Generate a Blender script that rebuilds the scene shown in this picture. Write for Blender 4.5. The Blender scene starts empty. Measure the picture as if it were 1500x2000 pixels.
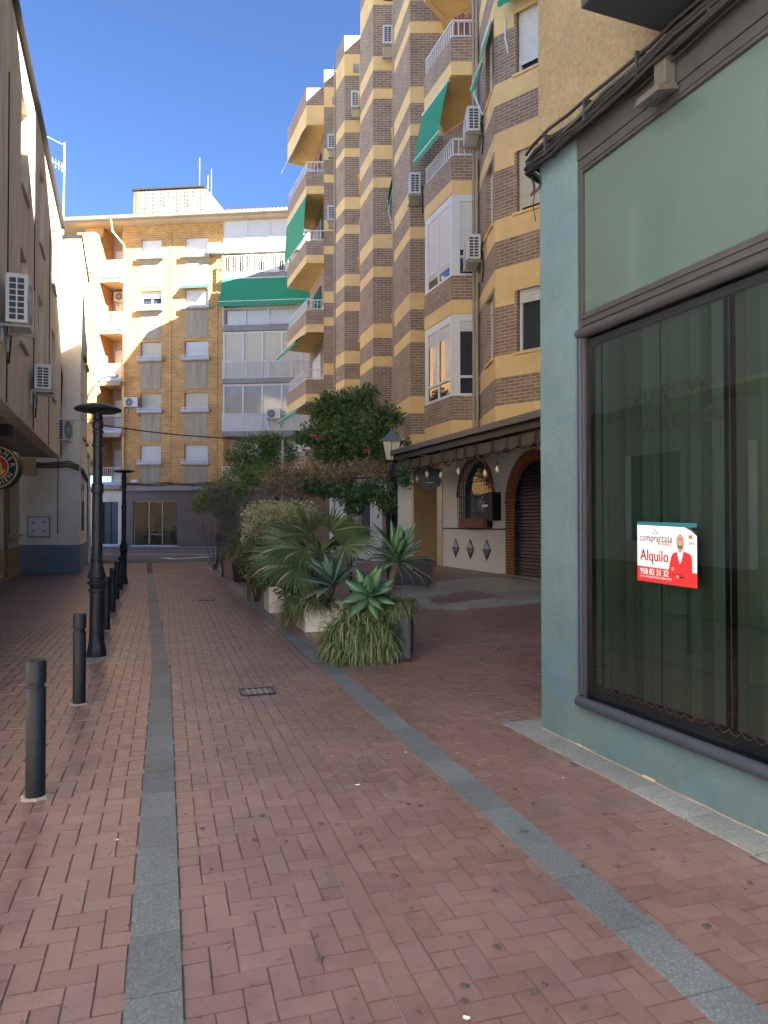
import bpy, math, random
import numpy as np
from mathutils import Vector, Matrix

random.seed(7)
np.random.seed(7)
sc = bpy.context.scene
COL = sc.collection
R = math.radians

# ------------------------------------------------------------------ camera
cam_d = bpy.data.cameras.new('camera')
cam = bpy.data.objects.new('camera', cam_d)
COL.objects.link(cam)
cam.location = (0, 0, 1.65)
cam.rotation_euler = (R(90.9), 0, 0)
cam_d.sensor_fit = 'VERTICAL'
cam_d.sensor_height = 24.0
cam_d.lens = 24.0 * 1400 / 2000
cam_d.clip_start = 0.05
cam_d.clip_end = 1000
sc.camera = cam
sc.render.resolution_x, sc.render.resolution_y = 768, 1024

# ------------------------------------------------------------------ sky, sun, exposure
SUN_AZ, SUN_EL = 54.0, 36.5          # degrees right of straight behind the camera, above the horizon
sdir = Vector((math.sin(R(SUN_AZ)) * math.cos(R(SUN_EL)), -math.cos(R(SUN_AZ)) * math.cos(R(SUN_EL)), math.sin(R(SUN_EL))))
world = bpy.data.worlds.new('World')
sc.world = world
world.use_nodes = True
wn = world.node_tree
bg = wn.nodes['Background']
sky = wn.nodes.new('ShaderNodeTexSky')
sky.sky_type = 'NISHITA'
sky.sun_disc = False
sky.sun_elevation = R(SUN_EL)
sky.sun_rotation = math.atan2(sdir.x, sdir.y)
sky.altitude = 100
sky.air_density = 0.36
sky.dust_density = 0.0
sky.ozone_density = 6.0
wn.links.new(sky.outputs[0], bg.inputs[0])
bg.inputs[1].default_value = 0.05
sun_d = bpy.data.lights.new('sun', 'SUN')
sun_d.energy = 5.0
sun_d.angle = R(0.5)
sun_d.color = (1.0, 0.955, 0.88)
sun = bpy.data.objects.new('sun', sun_d)
COL.objects.link(sun)
sun.rotation_euler = (-sdir).to_track_quat('-Z', 'Y').to_euler()
sun.location = (20, -20, 40)
vs = sc.view_settings
vs.view_transform = 'Standard'
vs.look = 'None'
vs.exposure = 3.55
vs.gamma = 1.0
vs.use_curve_mapping = False

# ------------------------------------------------------------------ ground heights
TH = R(17.0)
UX, UY = -math.sin(TH), math.cos(TH)         # along the street
VX, VY = math.cos(TH), math.sin(TH)          # across, to the right
O0 = (0.19, 2.36)


def uv_of(x, y):
    dx, dy = x - O0[0], y - O0[1]
    return dx * UX + dy * UY, dx * VX + dy * VY


def xy_of(u, v):
    return O0[0] + u * UX + v * VX, O0[1] + u * UY + v * VY


def sstep(a, b, x):
    t = min(1.0, max(0.0, (x - a) / (b - a)))
    return t * t * (3 - 2 * t)


def v_left(u):
    return -0.90 if u < 6 else -0.90 - 0.026 * (u - 6)


def v_right(u):
    return 0.97 - 0.008 * max(0, u)


def gz(x, y):
    u, v = uv_of(x, y)
    d = v - 0.95
    h = 0.30 * sstep(19, 40, y)
    w = 1 - sstep(24, 30, y)
    e = d - 1.3
    if e > 0:
        h += 0.058 * w * (min(e, 6.5) - 0.3 if e > 0.6 else e * e / 1.2)
    return h


# ------------------------------------------------------------------ materials
def nt(name):
    m = bpy.data.materials.new(name)
    m.use_nodes = True
    t = m.node_tree
    return m, t, t.nodes['Principled BSDF']


def N(t, kind, **kw):
    n = t.nodes.new(kind)
    for k, v in kw.items():
        setattr(n, k, v)
    return n


def L(t, a, b):
    t.links.new(a, b)


def ramp(t, fac, stops):
    r = N(t, 'ShaderNodeValToRGB')
    el = r.color_ramp.elements
    while len(el) < len(stops):
        el.new(0.5)
    for e, (p, c) in zip(el, stops):
        e.position = p
        e.color = (c[0], c[1], c[2], 1)
    L(t, fac, r.inputs[0])
    return r.outputs[0]


def shade(c, f):
    return tuple(max(0, min(1, x * f)) for x in c)


def plain(name, col, rough=0.6, var=0.12, scale=6.0, bump=0.0, bscale=60.0, metal=0.0, stretch=None, spec=0.4, stain=0.0):
    """painted, plastered or metal surface with uneven tone, optional streaks and fine relief"""
    m, t, b = nt(name)
    tc = N(t, 'ShaderNodeTexCoord')
    src = tc.outputs['Object']
    mp = N(t, 'ShaderNodeMapping')
    L(t, src, mp.inputs[0])
    if stretch:
        mp.inputs['Scale'].default_value = stretch
    no = N(t, 'ShaderNodeTexNoise')
    no.inputs['Scale'].default_value = scale
    no.inputs['Detail'].default_value = 6
    no.inputs['Roughness'].default_value = 0.65
    L(t, mp.outputs[0], no.inputs['Vector'])
    out = ramp(t, no.outputs[0], [(0.25, shade(col, 1 - var)), (0.75, shade(col, 1 + var))])
    if stain > 0:
        n2 = N(t, 'ShaderNodeTexNoise')
        n2.inputs['Scale'].default_value = 0.9
        n2.inputs['Detail'].default_value = 8
        n2.inputs['Roughness'].default_value = 0.7
        L(t, mp.outputs[0], n2.inputs['Vector'])
        f = ramp(t, n2.outputs[0], [(0.42, (0, 0, 0)), (0.72, (1, 1, 1))])
        mx = N(t, 'ShaderNodeMixRGB', blend_type='MULTIPLY')
        mu = N(t, 'ShaderNodeMath', operation='MULTIPLY')
        mu.inputs[1].default_value = stain
        L(t, f, mu.inputs[0])
        L(t, mu.outputs[0], mx.inputs[0])
        L(t, out, mx.inputs[1])
        mx.inputs[2].default_value = (0.45, 0.42, 0.38, 1)
        out = mx.outputs[0]
    L(t, out, b.inputs['Base Color'])
    b.inputs['Roughness'].default_value = rough
    b.inputs['Metallic'].default_value = metal
    b.inputs['Specular IOR Level'].default_value = spec
    if bump > 0:
        n3 = N(t, 'ShaderNodeTexNoise')
        n3.inputs['Scale'].default_value = bscale
        n3.inputs['Detail'].default_value = 4
        L(t, tc.outputs['Object'], n3.inputs['Vector'])
        bp = N(t, 'ShaderNodeBump')
        bp.inputs['Strength'].default_value = bump
        bp.inputs['Distance'].default_value = 0.02
        L(t, n3.outputs[0], bp.inputs['Height'])
        L(t, bp.outputs[0], b.inputs['Normal'])
    return m


def brickmat(name, c1, c2, mortar, bw, bh, ms=0.008, rough=0.85, bump=0.5, offset=0.5):
    m, t, b = nt(name)
    tc = N(t, 'ShaderNodeTexCoord')
    bk = N(t, 'ShaderNodeTexBrick')
    bk.offset = offset
    bk.inputs['Color1'].default_value = (*c1, 1)
    bk.inputs['Color2'].default_value = (*c2, 1)
    bk.inputs['Mortar'].default_value = (*mortar, 1)
    bk.inputs['Scale'].default_value = 1.0
    bk.inputs['Mortar Size'].default_value = ms
    bk.inputs['Mortar Smooth'].default_value = 0.2
    bk.inputs['Brick Width'].default_value = bw
    bk.inputs['Row Height'].default_value = bh
    L(t, tc.outputs['UV'], bk.inputs['Vector'])
    no = N(t, 'ShaderNodeTexNoise')
    no.inputs['Scale'].default_value = 1.6
    no.inputs['Detail'].default_value = 9
    no.inputs['Roughness'].default_value = 0.7
    L(t, tc.outputs['Object'], no.inputs['Vector'])
    g = ramp(t, no.outputs[0], [(0.3, (0.78, 0.76, 0.74)), (0.7, (1.12, 1.12, 1.12))])
    mx = N(t, 'ShaderNodeMixRGB', blend_type='MULTIPLY')
    mx.inputs[0].default_value = 1
    L(t, bk.outputs[0], mx.inputs[1])
    L(t, g, mx.inputs[2])
    L(t, mx.outputs[0], b.inputs['Base Color'])
    b.inputs['Roughness'].default_value = rough
    bp = N(t, 'ShaderNodeBump')
    bp.invert = True
    bp.inputs['Strength'].default_value = bump
    bp.inputs['Distance'].default_value = 0.01
    L(t, bk.outputs['Fac'], bp.inputs['Height'])
    L(t, bp.outputs[0], b.inputs['Normal'])
    return m


def pavermat(name, stops, island, rough=0.40):
    m, t, b = nt(name)
    if island:
        g = N(t, 'ShaderNodeNewGeometry')
        rnd = g.outputs['Random Per Island']
    else:
        g = N(t, 'ShaderNodeObjectInfo')
        rnd = g.outputs['Random']
    c = ramp(t, rnd, stops)
    geo = N(t, 'ShaderNodeNewGeometry')
    n1 = N(t, 'ShaderNodeTexNoise')
    n1.inputs['Scale'].default_value = 0.9
    n1.inputs['Detail'].default_value = 7
    n1.inputs['Roughness'].default_value = 0.7
    L(t, geo.outputs['Position'], n1.inputs['Vector'])
    n2 = N(t, 'ShaderNodeTexNoise')
    n2.inputs['Scale'].default_value = 160
    n2.inputs['Detail'].default_value = 3
    L(t, geo.outputs['Position'], n2.inputs['Vector'])
    n4 = N(t, 'ShaderNodeTexNoise')
    n4.inputs['Scale'].default_value = 14
    n4.inputs['Detail'].default_value = 6
    L(t, geo.outputs['Position'], n4.inputs['Vector'])
    out = c
    for no, lo, hi in ((n1, 0.72, 1.2), (n2, 0.84, 1.14), (n4, 0.84, 1.14)):
        f = ramp(t, no.outputs[0], [(0.3, (lo, lo, lo)), (0.7, (hi, hi, hi))])
        mx = N(t, 'ShaderNodeMixRGB', blend_type='MULTIPLY')
        mx.inputs[0].default_value = 1
        L(t, out, mx.inputs[1])
        L(t, f, mx.inputs[2])
        out = mx.outputs[0]
    L(t, out, b.inputs['Base Color'])
    rr = ramp(t, n4.outputs[0], [(0.3, (rough - 0.14,) * 3), (0.7, (rough + 0.12,) * 3)])
    L(t, rr, b.inputs['Roughness'])
    bp = N(t, 'ShaderNodeBump')
    bp.inputs['Strength'].default_value = 0.25
    bp.inputs['Distance'].default_value = 0.004
    L(t, n2.outputs[0], bp.inputs['Height'])
    L(t, bp.outputs[0], b.inputs['Normal'])
    return m


def granitemat(name, base, island=False):
    m, t, b = nt(name)
    geo = N(t, 'ShaderNodeNewGeometry')
    vo = N(t, 'ShaderNodeTexVoronoi')
    vo.inputs['Scale'].default_value = 130
    L(t, geo.outputs['Position'], vo.inputs['Vector'])
    no = N(t, 'ShaderNodeTexNoise')
    no.inputs['Scale'].default_value = 1.7
    no.inputs['Detail'].default_value = 8
    no.inputs['Roughness'].default_value = 0.7
    L(t, geo.outputs['Position'], no.inputs['Vector'])
    oi = N(t, 'ShaderNodeObjectInfo')
    bw = N(t, 'ShaderNodeRGBToBW')
    L(t, vo.outputs['Color'], bw.inputs[0])
    c = ramp(t, bw.outputs[0], [(0.2, shade(base, 0.72)), (0.75, shade(base, 1.08)), (0.92, shade(base, 1.4))])
    for o, lo, hi in ((no.outputs[0], 0.75, 1.25), (oi.outputs['Random'], 0.9, 1.12)):
        f = ramp(t, o, [(0.25, (lo,) * 3), (0.75, (hi,) * 3)])
        mx = N(t, 'ShaderNodeMixRGB', blend_type='MULTIPLY')
        mx.inputs[0].default_value = 1
        L(t, c, mx.inputs[1])
        L(t, f, mx.inputs[2])
        c = mx.outputs[0]
    L(t, c, b.inputs['Base Color'])
    b.inputs['Roughness'].default_value = 0.6
    return m


def leafmat(name, stops, trans=0.3, rough=0.5):
    m, t, b = nt(name)
    g = N(t, 'ShaderNodeNewGeometry')
    c = ramp(t, g.outputs['Random Per Island'], stops)
    L(t, c, b.inputs['Base Color'])
    b.inputs['Roughness'].default_value = rough
    tr = N(t, 'ShaderNodeBsdfTranslucent')
    L(t, c, tr.inputs[0])
    mx = N(t, 'ShaderNodeMixShader')
    mx.inputs[0].default_value = trans
    L(t, b.outputs[0], mx.inputs[1])
    L(t, tr.outputs[0], mx.inputs[2])
    L(t, mx.outputs[0], t.nodes['Material Output'].inputs[0])
    return m


def glassmat(name, tint=(0.75, 0.85, 0.8), refl=1.0, rough=0.01):
    m, t, b = nt(name)
    t.nodes.remove(b)
    tr = N(t, 'ShaderNodeBsdfTransparent')
    tr.inputs[0].default_value = (*tint, 1)
    gl = N(t, 'ShaderNodeBsdfGlossy')
    gl.inputs['Roughness'].default_value = rough
    fr = N(t, 'ShaderNodeFresnel')
    fr.inputs[0].default_value = 1.55
    mu = N(t, 'ShaderNodeMath', operation='MULTIPLY')
    mu.use_clamp = True
    mu.inputs[1].default_value = refl
    L(t, fr.outputs[0], mu.inputs[0])
    mx = N(t, 'ShaderNodeMixShader')
    L(t, mu.outputs[0], mx.inputs[0])
    L(t, tr.outputs[0], mx.inputs[1])
    L(t, gl.outputs[0], mx.inputs[2])
    L(t, mx.outputs[0], t.nodes['Material Output'].inputs[0])
    return m


M = {}
M['palesand'] = plain('pale_sand', (0.20, 0.185, 0.165), 0.95, 0.25, 30)
M['mortar'] = plain('joint_sand', (0.11, 0.09, 0.082), 0.95, 0.35, 9)
RED = [(0.0, (0.168, 0.101, 0.094)), (0.4, (0.186, 0.114, 0.105)), (0.8, (0.20, 0.126, 0.116)), (1.0, (0.172, 0.115, 0.112))]
GREYB = [(0.0, (0.25, 0.25, 0.235)), (0.5, (0.30, 0.30, 0.28)), (1.0, (0.34, 0.335, 0.31))]
M['paver'] = pavermat('red_paver', RED, False)
M['pavers'] = pavermat('red_pavers', RED, True)
M['greypavers'] = pavermat('grey_pavers', GREYB, True)
M['granite'] = granitemat('dark_granite', (0.118, 0.137, 0.153))
M['slab'] = granitemat('grey_slab', (0.21, 0.22, 0.22))
M['asphalt'] = plain('asphalt', (0.075, 0.077, 0.08), 0.9, 0.25, 30, 0.3, 120)
M['concrete'] = plain('concrete', (0.30, 0.285, 0.26), 0.9, 0.16, 5, 0.2, 50, stain=0.5)
M['bouncepaving'] = brickmat('bounce_paving', (0.58, 0.56, 0.53), (0.53, 0.51, 0.485), (0.38, 0.37, 0.35), 0.4, 0.4, 0.006)  # pale so the added ground throws more sunlight back
M['white_line'] = plain('road_paint', (0.62, 0.62, 0.6), 0.8, 0.2, 8)
M['teal'] = plain('teal_paint', (0.088, 0.138, 0.155), 0.7, 0.16, 1.7, 0.5, 28, stain=0.35)
def blotch(m, col, scale, lo, hi, seed):
    t = m.node_tree
    b = t.nodes['Principled BSDF']
    src = b.inputs['Base Color'].links[0].from_socket
    tc = N(t, 'ShaderNodeTexCoord')
    mp = N(t, 'ShaderNodeMapping')
    mp.inputs['Location'].default_value = (seed, seed, seed)
    L(t, tc.outputs['Object'], mp.inputs[0])
    no = N(t, 'ShaderNodeTexNoise')
    no.inputs['Scale'].default_value = scale
    no.inputs['Detail'].default_value = 7
    no.inputs['Roughness'].default_value = 0.7
    L(t, mp.outputs[0], no.inputs['Vector'])
    f = ramp(t, no.outputs[0], [(lo, (0, 0, 0)), (hi, (1, 1, 1))])
    mx = N(t, 'ShaderNodeMixRGB')
    L(t, f, mx.inputs[0])
    L(t, src, mx.inputs[1])
    mx.inputs[2].default_value = (*col, 1)
    L(t, mx.outputs[0], b.inputs['Base Color'])


blotch(M['teal'], (0.06, 0.125, 0.185), 1.6, 0.50, 0.78, 3.0)
M['bstucco'] = plain('tan_roughcast', (0.19, 0.15, 0.095), 0.95, 0.3, 26, 1.0, 42, stain=0.55)
M['bronze'] = plain('bronze_frame', (0.036, 0.035, 0.037), 0.5, 0.2, 9, metal=0.1)
M['bluegrey'] = plain('blue_grey_frame', (0.034, 0.042, 0.062), 0.45, 0.15, 9, metal=0.1)
M['black'] = plain('black_metal', (0.018, 0.02, 0.024), 0.5, 0.2, 12)
M['bollard'] = plain('bollard_paint', (0.011, 0.014, 0.02), 0.5, 0.25, 9, 0.1, 90, spec=0.25)
M['iron'] = plain('cast_iron', (0.012, 0.015, 0.021), 0.45, 0.25, 14, 0.25, 40, spec=0.3)
M['cable'] = plain('cable', (0.012, 0.012, 0.013), 0.6, 0.2, 20)
M['greycable'] = plain('grey_cable', (0.05, 0.047, 0.043), 0.6, 0.2, 20)
M['glass_clear'] = glassmat('shop_glass', (0.62, 0.72, 0.68), 2.6)
M['frost'] = plain('frosted_pane', (0.062, 0.092, 0.085), 0.05, 0.05, 2, spec=1.0)
M['darkglass'] = plain('window_glass', (0.035, 0.042, 0.048), 0.04, 0.1, 2, spec=0.9)
M['blind'] = plain('blind_fabric', (0.22, 0.29, 0.255), 0.8, 0.12, 8, stretch=(1, 1, 0.1))
def tone(m, lo, hi):
    t = m.node_tree
    b = t.nodes['Principled BSDF']
    src = b.inputs['Base Color'].links[0].from_socket
    oi = N(t, 'ShaderNodeObjectInfo')
    f = ramp(t, oi.outputs['Random'], [(0, (lo,) * 3), (1, (hi,) * 3)])
    mx = N(t, 'ShaderNodeMixRGB', blend_type='MULTIPLY')
    mx.inputs[0].default_value = 1
    L(t, src, mx.inputs[1])
    L(t, f, mx.inputs[2])
    L(t, mx.outputs[0], b.inputs['Base Color'])


M['curtainglass'] = plain('curtained_glass', (0.34, 0.31, 0.25), 0.08, 0.25, 3, stretch=(6, 6, 0.4), spec=0.7)
M['blind'] = plain('blind_fabric', (0.055, 0.088, 0.078), 0.8, 0.15, 8, stretch=(1, 1, 0.1))
tone(M['blind'], 0.55, 1.4)
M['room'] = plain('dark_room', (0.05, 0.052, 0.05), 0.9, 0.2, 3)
M['brown'] = plain('brown_wood', (0.14, 0.085, 0.035), 0.6, 0.25, 5, stretch=(6, 6, 0.6))
M['rbrick'] = brickmat('brown_brick', (0.33, 0.215, 0.135), (0.235, 0.15, 0.095), (0.50, 0.40, 0.28), 0.25, 0.075, 0.009)
M['ochre'] = plain('ochre_render', (0.80, 0.54, 0.225), 0.9, 0.08, 2.4, 0.25, 45, stain=0.22)
M['fbrick'] = brickmat('yellow_brick', (0.60, 0.315, 0.085), (0.46, 0.22, 0.055), (0.62, 0.43, 0.20), 0.32, 0.115, 0.016)
M['panel'] = plain('beige_panel', (0.42, 0.34, 0.235), 0.9, 0.14, 3, stretch=(5, 5, 0.5), stain=0.5)
M['soffit'] = plain('beige_soffit', (0.42, 0.34, 0.24), 0.9, 0.08, 3, stain=0.25)
M['white'] = plain('white_paint', (0.68, 0.67, 0.63), 0.55, 0.05, 4, stain=0.1)
M['shutter'] = plain('white_shutter', (0.66, 0.64, 0.58), 0.5, 0.05, 4)
M['cream'] = plain('cream_shutter', (0.60, 0.54, 0.40), 0.5, 0.06, 4)
M['tilebox'] = plain('blue_white_tile', (0.45, 0.46, 0.56), 0.4, 0.4, 16)
M['rooftile'] = plain('roof_tile', (0.36, 0.22, 0.12), 0.85, 0.25, 8)
M['green'] = plain('green_canvas', (0.03, 0.27, 0.13), 0.8, 0.12, 5, stretch=(4, 4, 0.6))
M['l1'] = plain('sand_render', (0.72, 0.61, 0.46), 0.95, 0.15, 2.2, 0.3, 40, stretch=(3, 3, 0.5), stain=0.55)
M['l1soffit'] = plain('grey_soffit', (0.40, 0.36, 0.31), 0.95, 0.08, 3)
M['bounce_white'] = plain('bounce_white', (0.80, 0.78, 0.74), 0.9, 0.05, 2, 0.2, 40, stain=0.1)  # near white so the added building reflects more sun
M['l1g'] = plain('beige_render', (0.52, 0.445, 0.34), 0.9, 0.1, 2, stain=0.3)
M['l2'] = plain('pale_render', (0.74, 0.66, 0.52), 0.9, 0.08, 2, 0.2, 40, stain=0.25)
M['l3'] = plain('cream_render', (0.58, 0.44, 0.25), 0.9, 0.1, 2)
M['plinth'] = granitemat('plinth_granite', (0.17, 0.185, 0.195))
M['stonetile'] = brickmat('stone_cladding', (0.42, 0.29, 0.15), (0.32, 0.21, 0.10), (0.26, 0.19, 0.12), 0.14, 0.12, 0.006)
M['marble'] = brickmat('cream_marble', (0.60, 0.46, 0.28), (0.55, 0.42, 0.25), (0.40, 0.30, 0.18), 0.5, 0.6, 0.004, 0.35, 0.1, 0.0)
M['darktile'] = brickmat('brown_tile', (0.16, 0.125, 0.095), (0.145, 0.112, 0.085), (0.10, 0.08, 0.062), 0.6, 0.3, 0.005, 0.4, 0.15, 0.0)
M['tavern'] = plain('rough_white_render', (0.74, 0.73, 0.70), 0.95, 0.07, 16, 1.0, 16)
M['redbrick'] = plain('red_arch_brick', (0.28, 0.10, 0.05), 0.85, 0.2, 9, 0.3, 60)
M['slat'] = plain('shutter_steel', (0.055, 0.055, 0.056), 0.45, 0.15, 6, metal=0.4)
M['greyroof'] = plain('roof_sheet', (0.11, 0.11, 0.11), 0.5, 0.1, 4, metal=0.3)
M['soffitgrey'] = plain('weathered_grey_metal', (0.07, 0.062, 0.052), 0.6, 0.2, 9)
M['timber'] = plain('weathered_beam', (0.085, 0.075, 0.06), 0.8, 0.2, 5, stretch=(1, 1, 1))
M['rope'] = plain('brown_rope', (0.07, 0.042, 0.026), 0.9, 0.25, 30, 0.6, 90)
M['bulb'] = plain('bulb_glass', (0.60, 0.50, 0.33), 0.1, 0.1, 9, spec=0.8)
M['lantern_glass'] = plain('lantern_glass', (0.50, 0.46, 0.33), 0.25, 0.1, 9)
M['zinc'] = plain('lantern_zinc', (0.15, 0.16, 0.17), 0.5, 0.1, 9, metal=0.3)
M['ac'] = plain('ac_casing', (0.60, 0.59, 0.54), 0.5, 0.06, 5, stain=0.2)
M['acdark'] = plain('ac_grille', (0.045, 0.05, 0.055), 0.6, 0.1, 9)
M['steel'] = plain('galvanised_steel', (0.30, 0.30, 0.29), 0.5, 0.2, 8, metal=0.5)
M['terracotta'] = plain('terracotta', (0.27, 0.11, 0.07), 0.8, 0.15, 8)
M['pinkpot'] = plain('pink_clay', (0.33, 0.20, 0.16), 0.8, 0.12, 8)
M['darkpot'] = plain('dark_pot', (0.06, 0.04, 0.038), 0.7, 0.2, 8)
M['boards'] = plain('slate_boards', (0.06, 0.066, 0.08), 0.65, 0.2, 4, stretch=(7, 7, 0.5))
M['navy'] = plain('navy_planter', (0.012, 0.017, 0.03), 0.5, 0.2, 5)
M['soil'] = plain('soil', (0.05, 0.035, 0.025), 1, 0.3, 20)
M['bark'] = plain('bark', (0.12, 0.09, 0.065), 0.95, 0.3, 12, 0.6, 50)
M['twig'] = plain('dry_twig', (0.28, 0.20, 0.13), 0.95, 0.3, 12)
M['agave'] = leafmat('agave_leaf', [(0, (0.06, 0.14, 0.068)), (1, (0.10, 0.20, 0.10))], 0.12, 0.42)
M['agaveblue'] = leafmat('blue_agave_leaf', [(0, (0.085, 0.165, 0.115)), (1, (0.12, 0.21, 0.155))], 0.12, 0.42)
M['spider'] = leafmat('variegated_blade', [(0, (0.06, 0.115, 0.035)), (0.55, (0.12, 0.19, 0.065)), (0.82, (0.32, 0.38, 0.20)), (1, (0.24, 0.20, 0.11))], 0.3)
M['palm'] = leafmat('palm_leaf', [(0, (0.07, 0.12, 0.05)), (0.55, (0.12, 0.18, 0.08)), (0.82, (0.20, 0.25, 0.12)), (1, (0.42, 0.36, 0.25))], 0.25)
M['orange'] = leafmat('glossy_leaf', [(0, (0.06, 0.12, 0.03)), (0.5, (0.10, 0.19, 0.05)), (0.85, (0.15, 0.26, 0.07)), (1, (0.22, 0.34, 0.09))], 0.25, 0.38)
M['lime'] = leafmat('light_leaf', [(0, (0.10, 0.18, 0.035)), (0.6, (0.18, 0.28, 0.06)), (1, (0.28, 0.38, 0.10))], 0.35)
M['olive'] = leafmat('olive_leaf', [(0, (0.12, 0.15, 0.085)), (0.6, (0.18, 0.205, 0.13)), (1, (0.26, 0.27, 0.19))], 0.25)
M['pale'] = leafmat('pale_leaf', [(0, (0.28, 0.32, 0.13)), (0.5, (0.55, 0.55, 0.29)), (1, (0.70, 0.67, 0.42))], 0.3)
M['mixed'] = leafmat('shrub_leaf', [(0, (0.08, 0.13, 0.04)), (0.6, (0.15, 0.20, 0.065)), (0.9, (0.24, 0.22, 0.085)), (1, (0.27, 0.17, 0.09))], 0.3)
M['purple'] = leafmat('purple_leaf', [(0, (0.03, 0.016, 0.03)), (0.7, (0.07, 0.035, 0.07)), (0.88, (0.10, 0.06, 0.10)), (1, (0.55, 0.45, 0.55))], 0.2)
M['dryvine'] = leafmat('dry_vine_leaf', [(0, (0.15, 0.14, 0.055)), (0.5, (0.26, 0.20, 0.10)), (1, (0.38, 0.28, 0.18))], 0.3)
M['vine'] = leafmat('dark_vine_leaf', [(0, (0.04, 0.09, 0.03)), (0.7, (0.075, 0.145, 0.05)), (1, (0.13, 0.21, 0.075))], 0.25)
M['pink'] = leafmat('pink_petal', [(0, (0.50, 0.08, 0.13)), (1, (0.60, 0.16, 0.20))], 0.3)
M['paper'] = plain('sticker_white', (0.66, 0.66, 0.70), 0.5, 0.03, 5)
M['red'] = plain('sticker_red', (0.50, 0.02, 0.025), 0.5, 0.04, 5)
M['darkred'] = plain('sticker_dark_red', (0.28, 0.015, 0.02), 0.5, 0.04, 5)
M['tealtape'] = plain('teal_tape', (0.01, 0.12, 0.14), 0.5, 0.05, 5)
M['ink'] = plain('black_print', (0.02, 0.02, 0.025), 0.6, 0.05, 5)
M['skin'] = plain('printed_skin', (0.42, 0.22, 0.16), 0.6, 0.1, 30)
M['ghost'] = plain('faded_letters', (0.006, 0.009, 0.008), 0.6, 0.2, 9)
M['yellow'] = plain('sign_yellow', (0.55, 0.36, 0.08), 0.5, 0.1, 6)
M['signred'] = plain('sign_red', (0.42, 0.03, 0.03), 0.5, 0.1, 6)
M['signblack'] = plain('sign_black', (0.012, 0.02, 0.028), 0.4, 0.1, 6)
M['signwhite'] = plain('sign_white', (0.62, 0.58, 0.45), 0.5, 0.08, 6)
M['gum'] = plain('gum', (0.075, 0.062, 0.06), 0.9, 0.2, 20)
M['litter'] = plain('paper_scrap', (0.75, 0.74, 0.72), 0.9, 0.1, 20)
M['blue'] = plain('blue_seat', (0.01, 0.07, 0.24), 0.6, 0.1, 8)
M['mint'] = plain('mint_wall', (0.36, 0.50, 0.48), 0.8, 0.05, 3)
M['tan_alu'] = plain('tan_aluminium', (0.38, 0.29, 0.18), 0.5, 0.08, 6, metal=0.2)
M['door'] = plain('black_door', (0.012, 0.014, 0.02), 0.3, 0.2, 5)
M['antenna'] = plain('aluminium', (0.50, 0.50, 0.48), 0.45, 0.1, 9, metal=0.4)
M['violet'] = plain('violet_tile', (0.13, 0.10, 0.22), 0.35, 0.35, 9)
M['browntile'] = plain('brown_glaze', (0.23, 0.13, 0.09), 0.35, 0.35, 9)
M['tealsign'] = plain('green_sheet', (0.02, 0.33, 0.24), 0.7, 0.06, 5)


# ------------------------------------------------------------------ mesh building
def uvs_for(verts, faces):
    out = []
    for f in faces:
        a = verts[f[0]]
        n = Vector((0, 0, 0))
        for i in range(len(f)):            # Newell normal
            p, q = verts[f[i]], verts[f[(i + 1) % len(f)]]
            n.x += (p[1] - q[1]) * (p[2] + q[2])
            n.y += (p[2] - q[2]) * (p[0] + q[0])
            n.z += (p[0] - q[0]) * (p[1] + q[1])
        if n.length > 0:
            n.normalize()
        if abs(n.z) > 0.7:
            out += [(verts[i][0], verts[i][1]) for i in f]
        else:
            l = math.hypot(n.x, n.y) or 1
            tx, ty = -n.y / l, n.x / l
            out += [(verts[i][0] * tx + verts[i][1] * ty, verts[i][2]) for i in f]
    return out


def link(name, me, mat, parent=None):
    o = bpy.data.objects.new(name, me)
    COL.objects.link(o)
    if mat is not None and len(me.materials) == 0:
        me.materials.append(M[mat] if isinstance(mat, str) else mat)
    if parent is not None:
        o.parent = parent
        w = parent.get('_w')
        if w is not None:
            o.location = (-w[0], -w[1], -w[2])
    return o


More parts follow.
